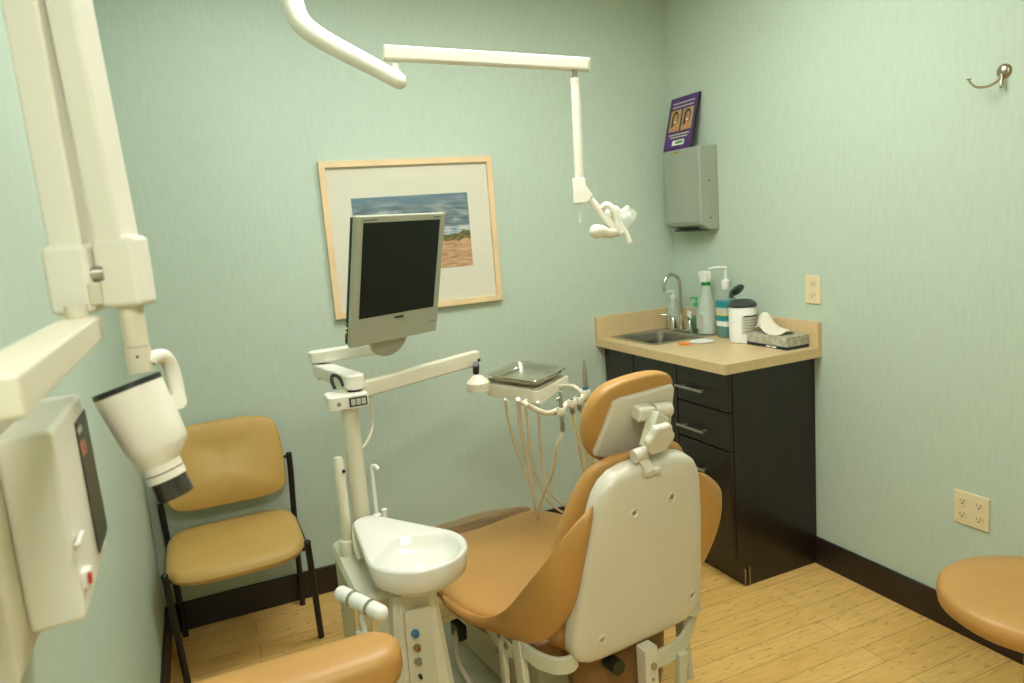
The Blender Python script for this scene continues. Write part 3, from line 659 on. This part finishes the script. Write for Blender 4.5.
# rinse bowl: egg outline, apex at the back left
bcx, bcy, bz, br_ = -1.802, -1.325, .70, .128
def egg(k, z, n=48, dr=0):
    o = []; apx, apy, ar = -1.868, -1.075, .045
    # convex hull of big circle and small circle
    c1 = V((bcx,bcy)); c2 = V((apx,apy)); r1, r2 = (br_+dr)*1.0, ar+dr
    d = (c2-c1); L_ = d.length; th = math.atan2(d.y, d.x); be = math.acos((r1-r2)/L_)
    a0, a1 = th+be, th-be+2*pi
    for i in range(n*2//3+1): a = a0 + (a1-a0)*i/(n*2//3); o.append(V((c1.x+r1*cos(a), c1.y+r1*sin(a), z)))
    for i in range(1, n//3): a = th-be + (2*be)*i/(n//3); o.append(V((c2.x+r2*cos(a), c2.y+r2*sin(a), z)))
    return o
def circ_from(o, r, z, c=(bcx,bcy)):
    return [V((c[0], c[1], z)) + (V((p.x-c[0], p.y-c[1], 0)).normalized()*r) for p in o]
E0 = egg(1,bz)
mb = MB()
inn = egg(1, bz, dr=-.012)
def inner(o, z, rmax):   # clamp points inside a circle around the bowl centre
    q = []
    for p in o:
        d = V((p.x-bcx, p.y-bcy, 0)); L_ = d.length
        q.append(V((bcx,bcy,z)) + d.normalized()*min(L_, rmax))
    return q
mb.loft([circ_from(E0,.02,bz-.095), circ_from(E0,.03,bz-.09), inner(E0,bz-.07,.10), egg(1,bz-.062,dr=-.014), egg(1,bz-.058,dr=-.008), egg(1,bz-.03,dr=-.003), egg(1,bz-.006,dr=0), egg(1,bz-.001,dr=-.002), egg(1,bz+.001,dr=-.006), egg(1,bz-.002,dr=-.011),
         inner(inn,bz-.003,.112), inner(inn,bz-.007,.108), inner(inn,bz-.02,.102), inner(inn,bz-.036,.088), inner(inn,bz-.045,.06), inner(inn,bz-.048,.02), inner(inn,bz-.05,.003)])
mb.build('rinse_bowl', 'white', cu, ang=50)
MB().lathe([(.001,-.002),(.016,-.002),(.018,.0),(.001,.001)], (bcx,bcy,bz-.048), n=20).build('bowl_drain', 'whitep', cu)
MB().lathe([(.016,-.135),(.02,-.12),(.05,-.1),(.085,-.085),(.088,-.07)], (bcx,bcy,bz), n=32).build('bowl_base', 'cream', cu)
MB().beam((-1.88,-1.22,.60),(-1.83,-1.30,.615),.05,.03).build('bowl_support', 'cream', cu, bev=.006)
q0 = P(377,516,z=bz-.004)
MB().tube([q0, q0+V((0,0,.06)), q0+V((.0,0,.125)), q0+V((-.0,-.004,.148)), q0+V((.008,-.014,.152)), q0+V((.014,-.022,.143))], .0052, smooth=4).lathe([(.013,-.004),(.012,.004),(.007,.008)], q0, n=20).build('bowl_rinse_spout', 'whitep', cu)
q1 = P(385,515,z=bz)
MB().cyl(q1+V((0,0,-.006)), q1+V((0,0,.014)), .006, .005).cyl(q1+V((0,0,.014)), q1+V((0,0,.018)), .008).build('rinse_valve', 'whitep', cu)
# pole and clamp
px_, py_ = -1.872, -1.0
MB().cyl((px_,py_,.55),(px_,py_,1.04),.0235,n=32).build('support_pole', 'cream', cu)
q2 = V((-1.925,-1.035,0))
MB().lathe([(.026,.6),(.026,.635),(.022,.645),(.0145,.648),(.0145,.88),(.011,.888),(.001,.89)], q2, n=24).build('side_tube', 'cream', cu)
MB().cyl(q2+V((.008,-.010,.85)), q2+V((.009,-.017,.85)), .005, n=12).build('tube_screw', 'dark', cu)
MB().tube([P(356,525,y=-1.06), P(357,545,y=-1.1), P(362,560,y=-1.14)], .012, smooth=4).build('supply_hose', 'cream', cu)
cl = MB().loft([rr(-1.935,-1.822,-1.052,-.955,.02,1.022), rr(-1.935,-1.822,-1.052,-.955,.02,1.06)]).build('pole_clamp', 'cream_w', cu, bev=.004)
MB().prism([V((-1.88,-1.0535,1.028)),V((-1.83,-1.0535,1.028)),V((-1.83,-1.0535,1.053)),V((-1.88,-1.0535,1.053))], (0,-.002,0)).build('badge', 'dark', cl)
bd = MB()
for i in range(3): bd.box((-1.875+i*.0145,-1.057,1.032),(-1.863+i*.0145,-1.0555,1.049))
bd.build('badge_letters', 'label', cl)
MB().cyl((-1.908,-1.052,1.04),(-1.908,-1.055,1.04),.006,n=16).build('clamp_screw', 'steel', cl)
MB().tube([(-1.90,-.97,1.068),(-1.905,-.96,1.09),(-1.90,-.955,1.105),(-1.886,-.97,1.10),(-1.878,-.985,1.075)], .005, smooth=5).build('cable_loop', 'dark', cu)
# assistant instrument bar: two soft white rolls in chrome clips
ib = thing('instrument_roll', 'white cotton roll holder on chrome clips left of rinse unit', 'instrument holder', (-1.97,-1.4,.62))
a, b = V((-2.0,-1.335,.64)), V((-1.94,-1.475,.64)); dd = (b-a).normalized()
MB().cyl(a, b, .0185, n=24).ball(a, .0185).ball(b, .0185).build('foam_roll', 'whitep', ib)
for k in (.32, .78):
    p = a.lerp(b, k)
    MB().loft([[p + dd*s_ + (V((0,0,1))*cos(2*pi*i/24) + dd.cross(V((0,0,1)))*sin(2*pi*i/24))*r_ for i in range(24)] for s_, r_ in ((-.005,.0187),(-.005,.0207),(.005,.0207),(.005,.0187))], cap=False).beam(p-V((0,0,.018)), p-V((0,0,.085)), .009, .004, up=dd).build('clip', 'chrome', ib)
MB().tube([a.lerp(b,.32)-V((0,0,.085)), a.lerp(b,.55)-V((0,0,.09)), a.lerp(b,.78)-V((0,0,.085))], .006).tube([a.lerp(b,.55)-V((0,0,.09)), V((-1.955,-1.30,.55))], .007).build('mounting_rail', 'grey_cream', ib)
# ---------------------------------------------------------------- monitor arm + monitor
ma = thing('monitor_stand', 'cream two-section swivel arm on top of the unit pole', 'monitor stand', (px_,py_,1.07))
MB().cyl((px_+.02,py_,1.0605),(px_+.02,py_,1.068),.02).build('swivel_pin', 'black', ma)
k1 = V((-1.893,-.71,1.084))
def capsule(a, b, w, h, z0=None):
    a, b = V(a), V(b); d = (b-a); d.z = 0; d.normalize(); s_ = V((-d.y, d.x, 0)); r = w/2; n = 12; R_ = []
    for zz in (-h/2, h/2):
        ring = [b + d*r*cos(t_) + s_*r*sin(t_) + V((0,0,zz)) for t_ in [-pi/2+pi*i/n for i in range(n+1)]] + [a - d*r*cos(t_) - s_*r*sin(t_) + V((0,0,zz)) for t_ in [-pi/2+pi*i/n for i in range(n+1)]]
        R_.append(ring)
    return MB().loft(R_)
capsule((px_+.024,py_,1.087), k1, .054, .042).build('lower_arm', 'cream_w', ma, bev=.006)
k2 = V((-1.70,-.83,1.148))
MB().cyl(k1+V((0,0,.018)), k1+V((-.004,0,.026)), .018).build('swivel_pin', 'black', ma)
capsule(k1+V((-.01,0,.043)), k2, .05, .038).build('upper_arm', 'cream_w', ma, bev=.006)
MB().cyl(k1-V((0,0,.03)), k1-V((0,0,.02)), .014).build('swivel_cap', 'black', ma)
# monitor frame of reference
Rm = Matrix.Rotation(math.sqrt(.232**2+.059**2+.448**2), 3, V((.232,.059,.448)).normalized())
mc = V((-1.683,-.981,1.361)); mw, mh = .33, .368
def mp_(x, y, z): return mc + Rm @ V((x, y, z))    # y away from the viewer
def mbox(x0, x1, y0, y1, z0, z1, mb=None):
    mb = mb or MB()
    return mb.loft([[mp_(x0,y,z0), mp_(x1,y,z0), mp_(x1,y,z1), mp_(x0,y,z1)] for y in (y0, y1)])
mo = thing('monitor', 'silver framed flat monitor with black screen before the beach picture', 'monitor', mc - V((0,0,.18)))
mbox(-mw/2, mw/2, .0, .018, -mh/2, mh/2).build('bezel', 'silver', mo, bev=.003)
mbox(-mw/2+.0015, mw/2-.01, .018, .031, -mh/2+.006, mh/2-.006).build('rear_housing', 'dark', mo, bev=.003)
lab(mbox(-.142, .142, -.0012, .0005, -.102, .166).build('screen', 'screen', mo), 'unlit black screen')
mbox(-.012, .022, -.0012, 0, -.118, -.112).build('brand_mark', 'dark', mo)
q = MB(); mbox(-.145,-.095,-.001,0,.172,.1755,q); mbox(.118,.142,-.001,0,.172,.1755,q); q.build('model_text', 'print_grey', mo)
q = MB(); mbox(mw/2-.03,mw/2-.012,-.0005,0.0003,-.15,-.147,q); q.build('control_marks', 'print_grey', mo)
for i, m_ in enumerate(('red','yellow','whitep','green')):
    z = -.155 + i*.012
    MB().cyl(mp_(-mw/2+.003,.025,z), mp_(-mw/2-.0005,.025,z), .004, n=10).build('side_port', m_, mo)
# half-disc base plate hanging under the bezel
n_ = 24
hd = [(-.062,-mh/2+.002)] + [(.0+.072*cos(a)*-1, -mh/2 - .062*sin(a)) for a in [pi*i/n_ for i in range(n_+1)]] + [(.062,-mh/2+.002)]
MB().loft([[mp_(x+.0,y,z) for x,z in hd] for y in (.03,.042)]).build('mount_disc', 'silver', mo, bev=.002)
MB().beam(k2+V((-.0,0,.0)), mp_(.0,.07,-.17), .04, .03).build('mount_head', 'cream_w', ma, bev=.006)
mbox(-.04,.04,.05,.07,-.19,-.10).build('mount_bracket', 'cream_w', ma, bev=.004)
# ---------------------------------------------------------------- delivery unit
de = thing('delivery_unit', 'cream delivery arm and tray head over the patient seat', 'delivery unit', (px_,py_,1.0))
A0, A1 = V((px_+.035,py_+.035,1.052)), P(477,357.5,z=1.045)
MB().beam(A0, A1, .036, .046, w2=.03, h2=.052).build('swing_arm', 'cream', de, bev=.006)
MB().beam(V((px_+.0,py_+.0,1.05)), A0+V((.02,.02,0)), .05, .03).build('arm_root', 'cream', de, bev=.004)
MB().tube([P(370,398,y=-.95), P(372,412,y=-.93), P(372,428,y=-.93), P(367,442,y=-.95), P(358,452,y=-.97)], .0045, smooth=5).build('loop_cable', 'cream', de)
kn = P(474,385,z=.985)
MB().cyl(P(476,372,z=1.0), P(476,364,z=1.035), .011).ball(P(479,360,z=1.05), .006).build('knuckle_pin', 'black', de)
kn = P(478,384,z=.985); 
MB().lathe([(.03,-.024),(.036,-.022),(.037,-.012),(.036,-.01),(.038,-.008),(.038,.006),(.034,.01),(.018,.026),(.012,.028)], kn, n=28).build('knuckle', 'cream', de)
# tray head: body aligned with the tray
zt = 1.0
ta, tb, tc_, td = [P(u,v,z=zt) for u,v in ((486,376),(519,362.3),(570,367),(536,383))]
ctr = (ta+tb+tc_+td)/4
def T(s_, t_, z=0, k=1):   # s along front edge a->d, t along a->b
    p = ta + (td-ta)*s_ + (tb-ta)*t_
    return ctr + (p-ctr)*k + V((0,0,z-.013))
MB().loft([[T(.0,.0,-.055),T(.93,0,-.055),T(.93,.9,-.055),T(.0,.9,-.055)],[T(.0,.0,-.012),T(.93,0,-.012),T(1.0,.98,-.012),T(.0,.98,-.012)]]).build('control_head', 'cream', de, bev=.004)
MB().loft([[T(.93,-.0,-.055),T(1.05,.0,-.06),T(1.02,.98,-.04),T(.93,.9,-.05)],[T(.88,.0,-.014),T(1.0,.02,-.016),T(1.02,.98,-.012),T(.93,.9,-.012)]]).build('side_fairing', 'cream', de, bev=.003)
MB().loft([[kn+V((.02,.0,-.012)), kn+V((.02,.0,.014)), kn+V((.03,.03,.014)), kn+V((.03,.03,-.012))],[T(.03,.1,-.045),T(.03,.1,-.015),T(.03,.4,-.015),T(.03,.4,-.045)]]).build('head_neck', 'cream', de, bev=.003)
MB().cyl(ctr+V((0,0,-.03)), ctr+V((0,0,-.0185)), .05).build('tray_holder', 'cream', de)
# tray: a thing resting on the head
tr = thing('instrument_tray', 'rectangular stainless instrument tray on top of the delivery head', 'tray', ctr+V((0,0,-.003)))
def trr(k, z, r=.03, n=5):
    cs = [(0,0),(1,0),(1,1),(0,1)]; P4 = [T(a,b,z,k) for a,b in cs]; o = []
    for i in range(4):
        p = P4[i]; d0 = (P4[i-1]-p).normalized(); d1 = (P4[(i+1)%4]-p).normalized()
        s0, s1 = p+d0*r, p+d1*r
        for j in range(n+1):
            t_ = j/n; o.append(s0*(1-t_)**2 + p*2*t_*(1-t_) + s1*t_**2)
    return o
MB().loft([trr(.86,-.0035), trr(.88,-.0025), trr(.95,.014), trr(1.0,.016), trr(1.02,.014), trr(1.02,.016), trr(1.0,.0175), trr(.945,.0155), trr(.875,-.0005), trr(.5,-.0005), trr(.02,-.0005,.001)], cap=True).build('tray_dish', 'tray', tr, ang=22)
rim_ = trr(1.01,.0165)
MB().tube(rim_+[rim_[0]], .0028, n=8).build('rolled_rim', 'chrome', tr)
# holder bar and hand pieces
hb0 = T(.72,-.0,-.062)
hold = [P(548,402,d=2.1), P(559,410,d=2.1), P(566,402,d=2.14), P(573,400,d=2.17), P(580,396,d=2.2), P(584,396,d=2.22)]
MB().tube([hb0, P(524,403,d=2.06), P(533,408,d=2.06), P(546,413,d=2.07), P(556,411,d=2.1)], .0075, smooth=5, n=12).build('holder_bar', 'cream', de)
MB().tube([T(1.0,.7,-.035), P(572,386,d=2.25), P(580,391,d=2.23), P(586,396,d=2.2)], .0065, smooth=5).build('rear_holder_bar', 'cream', de)
MB().tube([P(555,412,d=2.1), P(562,409,d=2.13), P(568,404,d=2.15), P(576,400,d=2.18), P(586,396,d=2.2)], .011, n=12, smooth=3).build('holder_rail', 'cream', de)
hs = [((561.5,412),2.09,'hose','slim steel handpiece hanging frontmost on the holder bar'),((572,404),2.14,'hosey','second handpiece from the tray head on the holder bar'),((579,401),2.17,'hosey','third handpiece from the front on the holder bar'),((586,394),2.2,'hosey','tall handpiece with blue ring at the right end of holder')]
for k, ((u,v),d,_,_) in enumerate(hs):
    p = P(u,v,d=d)
    o = MB().loft([[p + V((cos(2*pi*i/20)*r, sin(2*pi*i/20)*r, z)) for i in range(20)] for z, r in ((-.012,.009),(-.006,.014),(.008,.0145),(.013,.012))]); o.build('holder_cup', 'cream', de)
tails = [[(556,450),(552,475),(545,492),(538,512),(533,530)], [(578,440),(583,470),(588,500),(592,520)], [(584,430),(588,460),(592,490),(596,515)], [(588,420),(590,440),(594,470),(600,510)]]
for k, ((u,v),d,hm,lb_) in enumerate(hs):
    p = P(u,v,d=d)
    hp_t = thing('dental_handpiece', lb_, 'dental handpiece', p, group='handpieces hanging on the delivery unit')
    if k == 0:
        MB().lathe([(.0045,-.06),(.0065,-.055),(.0065,-.02),(.005,-.012),(.006,.0),(.006,.035),(.004,.05),(.003,.06),(.001,.062)], p, n=16).build('handle', 'steel', hp_t)
        MB().cyl(p+V((-.014,0,.038)), p+V((.002,0,.045)), .004).build('head', 'steel', hp_t)
        st = p+V((0,0,-.058))
    elif k == 3:
        MB().lathe([(.0055,-.02),(.0085,-.01),(.0085,.03),(.0075,.06),(.0065,.075),(.004,.085),(.0045,.1),(.003,.106),(.001,.107)], p, n=16).build('handle', 'steel', hp_t)
        MB().lathe([(.0088,.012),(.009,.014),(.009,.022),(.0088,.024)], p, n=16).build('blue_ring', 'blue', hp_t)
        st = p+V((0,0,-.02))
    else:
        MB().lathe([(.005,-.03),(.0075,-.024),(.0075,.012),(.006,.018),(.001,.02)], p, n=16).build('handle', 'steel', hp_t)
        st = p+V((0,0,-.026))
    pts = [st] + [P(a,b_,d=d+(2.8-d)*((i+.3)/len(tails[k]))) for i,(a,b_) in enumerate(tails[k])]
    MB().tube(pts, .0048, n=10, smooth=5).build('hose', hm, hp_t)
# hoses dropping from the head down behind the chair
for pth, m_, r in (([(505,399),(508,420),(518,455),(532,490),(540,520)],'hose',.0042), ([(518,399),(520,425),(526,455),(533,490),(537,520)],'hosew',.007), ([(526,400),(527,420),(531,455),(540,485),(552,505),(566,514)],'hose',.0045), ([(538,402),(539,425),(541,455),(547,485),(560,502),(575,511)],'hosew',.005)):
    pts = [T(.2,.3,-.05)]*0 + [P(u,v,d=2.16+.14*i) for i, (u,v) in enumerate(pth)]
    MB().tube(pts, r, n=10, smooth=5).build('supply_hose', m_, de)
# ---------------------------------------------------------------- dental light
dl = thing('dental_light', 'cream overhead dental light with curved tube and jointed arm', 'dental light', (-1.9,-.86,2.5))
p = [V((-1.905,-.84,CZ)), V((-1.905,-.84,2.33)), V((-1.903,-.845,2.24)), P(291,0,d=2.0), P(300,21,d=2.0), P(317,36,d=2.0), P(345,52,d=2.0), P(372,66,d=2.0), P(399,81,d=2.0)]
MB().tube(p, [.036,.0225], n=24, smooth=6).build('curved_tube', 'cream_w', dl)
MB().ball(p[-1], .0222).build('tube_end', 'cream_w', dl)
MB().lathe([(.075,-.0),(.075,-.015),(.06,-.03),(.04,-.04)], (-1.905,-.84,CZ), n=28).build('ceiling_rose', 'cream_w', dl)
MB().cyl(P(396,76,d=2.0), P(395.5,64,d=2.0), .0095).cyl(P(396,80,d=2.0), P(396,70,d=2.0), .013).build('joint_pin', 'cream_w', dl)
a, b = P(385,53,d=2.0), P(589,65,d=2.0)
MB().beam(a, b, .04, .038, w2=.034, h2=.034).build('spring_arm', 'cream_w', dl, bev=.006)
dd = (b-a).normalized()
MB().beam(a-dd*.002, a+dd*.001, .041, .039).beam(b-dd*.001, b+dd*.002, .035, .035).build('arm_end_cap', 'grey_cream', dl)
MB().cyl(P(574.5,70,d=2.0), P(574.5,80,d=2.0), .007).build('yoke_pin', 'steel', dl)
MB().cyl(P(575,80,d=2.0), P(579.5,180,d=2.0), .0125, n=20).cyl(P(575,83,d=2.0), P(574.8,79,d=2.0), .0135, n=20).build('drop_rod', 'cream_w', dl)
def L3(u, v, o=0): return P(u, v, d=2.0+o)
blk = [(572,178),(585,178),(586,186),(593,195),(588,203),(573.5,203.5)]
MB().loft([[L3(u,v,o) for u,v in blk] for o in (-.014,.014)]).build('swivel_block', 'cream_w', dl, bev=.003)
MB().cyl(L3(579.5,203), L3(580.3,223), .004, n=12).build('switch_stem', 'whitep', dl)
MB().tube([L3(590,199), L3(600,212), L3(612,225), L3(622,234)], .011, n=12, smooth=3, flat=.8).build('fork_arm', 'cream_w', dl)
MB().tube([L3(622,234,-.01), L3(619,226,-.01), L3(616,215,-.01), L3(612,208,-.01), L3(606,205,-.005), L3(602,209,0)], .0095, n=12, smooth=4).tube([L3(618,222,-.01), L3(625,232,-.01), L3(629.5,243,-.01)], .0085, n=12, smooth=3).build('fork_arm', 'cream_w', dl)
# reflector dish, seen from behind, facing down and away
dc = L3(619,222,.03); dn = (MR @ V((.62,-.6,-.42))).normalized()
MB().lathe([(.015,-.026),(.035,-.02),(.05,-.006),(.055,.006),(.053,.01),(.046,.0),(.032,-.013),(.01,-.018)], dc, dn, n=32).build('reflector', 'glassy', dl)
MB().lathe([(.018,-.045),(.024,-.04),(.026,-.02),(.02,-.012)], dc, dn, n=24).build('lamp_socket', 'cream_w', dl)
MB().tube([L3(616,232,.0), L3(608,233,-.005), L3(602,231,-.01), L3(597,231,-.012)], [.011,.0185], n=16, smooth=3).ball(L3(596.5,231.5,-.012), .0195).build('grip_handle', 'cream_w', dl)
MB().tube([L3(618,214,.03), L3(624,211,.035), L3(628,208,.04)], .0085, n=12).build('grip_handle', 'cream_w', dl)
# ---------------------------------------------------------------- x-ray machine
cb = thing('xray_control_box', 'cream x-ray control box with dark button strip on the left wall', 'control box', (WX,-2.0,1.07))
def slab(x0, x1, y0, y1, z0, z1, mb=None): return (mb or MB()).box((x0,y0,z0),(x1,y1,z1))
slab(WX, -2.45, -2.17, -1.83, 1.045, 1.315).build('wall_plate', 'cream', cb, bev=.01)
fy0, fy1 = -2.1, -1.862
MB().loft([[V((-2.4501,fy0,1.07)),V((-2.4501,fy0,1.30)),V((-2.4501,fy1,1.30)),V((-2.4501,fy1,1.07))],[V((-2.394,fy0,1.072)),V((-2.394,fy0,1.30)),V((-2.394,fy1+.04*0,1.30)),V((-2.394,fy1,1.072))]]).build('front_cover', 'cream_w', cb, bev=.007, seg=4)
def cf(u, v, x=-2.3935): return P(u, v, x=x)
strip = [cf(74.5,423.5), cf(83,411), cf(84,409.5), cf(106.5,527), cf(105.5,533), cf(99,553), cf(97.5,548)]
st_ = MB().prism(strip, (.0015,0,0)).build('button_strip', 'dark', cb)
MB().prism([cf(79.5,443,-2.392),cf(84.5,438,-2.392),cf(87,452,-2.392),cf(82.5,457,-2.392)], (.0006,0,0)).build('salmon_window', 'salmon', st_)
MB().prism([cf(76.5,430,-2.392),cf(80.5,424.5,-2.392),cf(82,430,-2.392),cf(78.5,435,-2.392)], (.0006,0,0)).build('logo_mark', 'label', st_)
for (u, v) in ((86,465),(88,472),(91,480),(89,487),(92,492),(95,502),(92,508),(96,513),(98,520)):
    MB().prism([cf(u-1.5,v,-2.392),cf(u+.6,v-2.6,-2.392),cf(u+1.4,v+1,-2.392),cf(u-.7,v+3.5,-2.392)], (.0006,0,0)).build('button', 'print_grey', st_)
p = cf(84.5,578)
sw = MB().beam(p+V((-.003,0,0)), p+V((.008,0,0)), .022, .022).build('power_switch', 'whitep', cb, bev=.002)
MB().beam(cf(88,578,-2.386)+V((0,0,0)), cf(88,578,-2.386)+V((.004,0,0)), .009, .011).build('red_rocker', 'red', sw)
MB().tube([cf(76,548,-2.391), cf(77,544,-2.385), cf(80,537,-2.385), cf(82,532,-2.391)], .003, smooth=3).build('wire_clip', 'whitep', cb)
xr = thing('xray_machine', 'cream wall-mounted x-ray arm with folded beams and tube head', 'x-ray machine', (WX,-2.2,1.33))
MB().box((WX,-2.46,1.32),(-2.47,-2.28,1.46)).box((-2.471,-2.41,1.37),(-2.395,-2.35,1.41)).build('wall_mount', 'cream', xr, bev=.006)
MB().box((-2.40,-2.425,1.375),(-2.35,-1.888,1.408)).build('horizontal_arm', 'cream', xr, bev=.004)
MB().cyl((-2.376,-1.905,1.405),(-2.376,-1.905,1.425),.014).build('pivot_pin', 'cream', xr)
def knuckle(u0, v0, u1, v1, d, dep, par, nm='knuckle_cover'):   # screen-facing box given by its front rectangle, real vertical box
    pass
# left (lower) knuckle and beam, vertical boxes
def vbox(cx, cy, z0, z1, wx, wy, ang, mb=None, top=None):
    mb = mb or MB(); c_, s_ = cos(ang), sin(ang); R_ = []
    for z, (ox, oy) in ((z0,(0,0)), (z1, top or (0,0))):
        R_.append([V((cx+ox + a*wx/2*c_ - b*wy/2*s_, cy+oy + a*wx/2*s_ + b*wy/2*c_, z)) for a, b in ((-1,-1),(1,-1),(1,1),(-1,1))])
    return mb.loft(R_)
AN = radians(-5)
kL = (-2.389, -1.852); kR = (-2.315, -1.86)
vbox(kL[0]+.011, kL[1], 1.41, 1.505, .058, .055, radians(-14)).build('knuckle_cover', 'cream_w', xr, bev=.009)
vbox(kL[0]+.014, kL[1]+.01, 1.495, 2.15, .044, .056, radians(-14), top=(-.006,-.02)).build('folding_beam', 'cream_w', xr, bev=.005)
vbox(kR[0], kR[1], 1.413, 1.512, .060, .05, radians(-24)).build('knuckle_cover', 'cream_w', xr, bev=.009)
vbox(kR[0]-.003, kR[1]+.005, 1.50, 2.15, .038, .054, radians(-24), top=(-.022,-.02)).build('folding_beam', 'cream_w', xr, bev=.005)
vbox((kL[0]+kR[0])/2-.004, kR[1]-.002, 2.12, 2.19, .14, .085, AN).build('elbow_cover', 'cream_w', xr, bev=.009)
MB().cyl((-2.362,-1.87,1.463),(-2.34,-1.87,1.463),.011).build('pivot_pin', 'steel', xr)
MB().box((-2.362,-1.885,1.42),(-2.345,-1.84,1.452)).build('hinge_lug', 'grey_cream', xr, bev=.003)
r0, r1 = V((kR[0],kR[1],1.43)), V((kR[0],kR[1],1.356))
MB().cyl(r0, r1, .0165).cyl(r1+V((0,0,-.0008)), r1+V((0,0,-.038)), .0178).build('drop_tube', 'cream', xr)
MB().cyl(V((kR[0]-.0,kR[1]-.0172,r1.z-.014)), V((kR[0],kR[1]-.0185,r1.z-.014)), .002, n=10).build('set_screw', 'dark', xr)
D = 1.045
def X3(u, v, o=0): return P(u, v, d=D+o)
# tube head: body lofted along its axis, cap, collar, smoked cone
capc, endc = (128.5,390), (176,491)
ax_ = (X3(endc[0],endc[1],.022)-X3(*capc)).normalized(); pe = (X3(160,375)-X3(96.5,406)).normalized()
pe = (pe - ax_*pe.dot(ax_)).normalized(); ot = ax_.cross(pe).normalized()
px1 = D/F
def ring(al, r, sh, n=40): return [X3(*capc) + ax_*al*px1 + pe*(sh*px1) + (pe*cos(2*pi*i/n) + ot*sin(2*pi*i/n))*r*px1 for i in range(n)]
mb = MB().loft([ring(-1,31.5,.5), ring(0,32.5,.5), ring(3,32.5,.5), ring(40,31,2), ring(61,29.5,3), ring(66,27.5,3), ring(80,19.5,-2)])
th_ = mb.build('tube_head', 'cream_w', xr)
lab(MB().loft([ring(-6.5,31,.5), ring(-6,32.4,.5), ring(-1,32.8,.5)]).build('end_cap', 'dark', th_), 'dark brown end cap')
MB().loft([ring(79,19.2,-2), ring(88,18.8,-2)]).loft([ring(89.5,19,-2), ring(97,18.6,-2)]).build('collar', 'cream_w', th_)
MB().loft([ring(88,18.2,-2), ring(89.5,18.2,-2)]).build('collar_groove', 'skirt', th_)
lab(MB().loft([ring(97,17,-2), ring(99,17.5,-2), ring(117,18.5,-2), ring(117,17,-2), ring(100,15.5,-2)]).build('aiming_cone', 'smoke', th_), 'smoked transparent aiming cone')
# yoke from rod around to the side of the head
MB().tube([V((kR[0]+.012,kR[1],r1.z-.026)), X3(152,358,.01), X3(163,356,.03), X3(170,366,.045), X3(175,382,.05), X3(178,400,.05)], .0105, n=14, smooth=4, flat=1.1).build('yoke', 'cream_w', xr)
MB().cyl(X3(178,401,.035), X3(178,401,.065), .0125).build('yoke_pivot', 'cream_w', xr)
# ---------------------------------------------------------------- stools
def stool(name, label, cx, cy, z, r, base_r):
    t = thing(name, label, 'stool', (cx, cy, 0))
    n = 48
    prof = [(.02,-.062),(.9,-.06),(.985,-.045),(1.0,-.025),(.985,-.008),(.94,.0),(.7,.006),(.3,.004),(.01,.003)]
    MB().loft([[V((cx+r*k*cos(2*pi*i/n), cy+r*k*sin(2*pi*i/n), z+dz)) for i in range(n)] for k, dz in prof]).build('seat', 'leather', t, ang=60)
    MB().lathe([(.05,z-.075),(.05,z-.063)], (cx,cy,0)).cyl((cx,cy,.09), (cx,cy,z-.07), .024).build('gas_column', 'chrome', t)
    for k in range(5):
        a = 2*pi*k/5+.3; e = V((cx+base_r*cos(a), cy+base_r*sin(a), .07))
        lg = MB().beam(V((cx,cy,.1)), e, .04, .03, w2=.028, h2=.02).build('leg', 'black', t, bev=.004)
        cc_ = e+V((0,0,-.042)); tn = V((-sin(a),cos(a),0))
        MB().cyl(cc_-tn*.018, cc_+tn*.018, .027).build('caster', 'black', lg)
    return t
stool('operator_stool', 'round tan vinyl stool cut off by the right edge of the photo', -.455, -2.015, .505, .215, .25)
t = stool('assistant_stool', 'tan stool at lower left, only its padded arm in view', -2.2, -1.98, .50, .18, .22)
# padded arm of the assistant stool
AZ = .70
c0, c1 = V((-2.02,-1.735,AZ+.004)), V((-2.38,-1.745,AZ+.004))
def padring(k, dz):
    o = []; d = (c0-c1).normalized(); s_ = V((-d.y,d.x,0)); r = .062*k; n = 14
    tp = 1.0
    for i in range(n+1): a = -pi/2+pi*i/n; o.append(c0 + d*r*cos(a)*1.0 + s_*r*sin(a) + V((0,0,dz)))
    for i in range(n+1): a = -pi/2+pi*i/n; o.append(c1 - d*r*cos(a)*1.2 - s_*r*sin(a)*1.2 + V((0,0,dz)))
    return o
lab(MB().loft([padring(.6,-.05), padring(.9,-.047), padring(1,-.03), padring(1.0,.0), padring(.93,.013), padring(.75,.021), padring(.4,.025)]).build('padded_arm', 'leather', t, ang=70), 'padded tan body rest arm')
MB().beam(c0+V((-.03,-.0,-.056)), c1+V((0,-.0,-.056)), .07, .012).build('arm_plate', 'cream', t, bev=.003)
MB().tube([c1+V((.1,0,-.06)), c1+V((.1,-.0,-.14)), V((-2.2,-1.86,.46)), V((-2.2,-1.96,.435))], .014, smooth=4).build('arm_post', 'cream', t)
# ---------------------------------------------------------------- world + view
w_ = bpy.data.worlds.new('world'); bpy.context.scene.world = w_; w_.use_nodes = True
w_.node_tree.nodes['Background'].inputs[0].default_value = (.5,.5,.5,1); w_.node_tree.nodes['Background'].inputs[1].default_value = .2
vs = bpy.context.scene.view_settings
vs.view_transform = 'Standard'; vs.look = 'None'; vs.gamma = 1; vs.exposure = 0; vs.use_curve_mapping = False
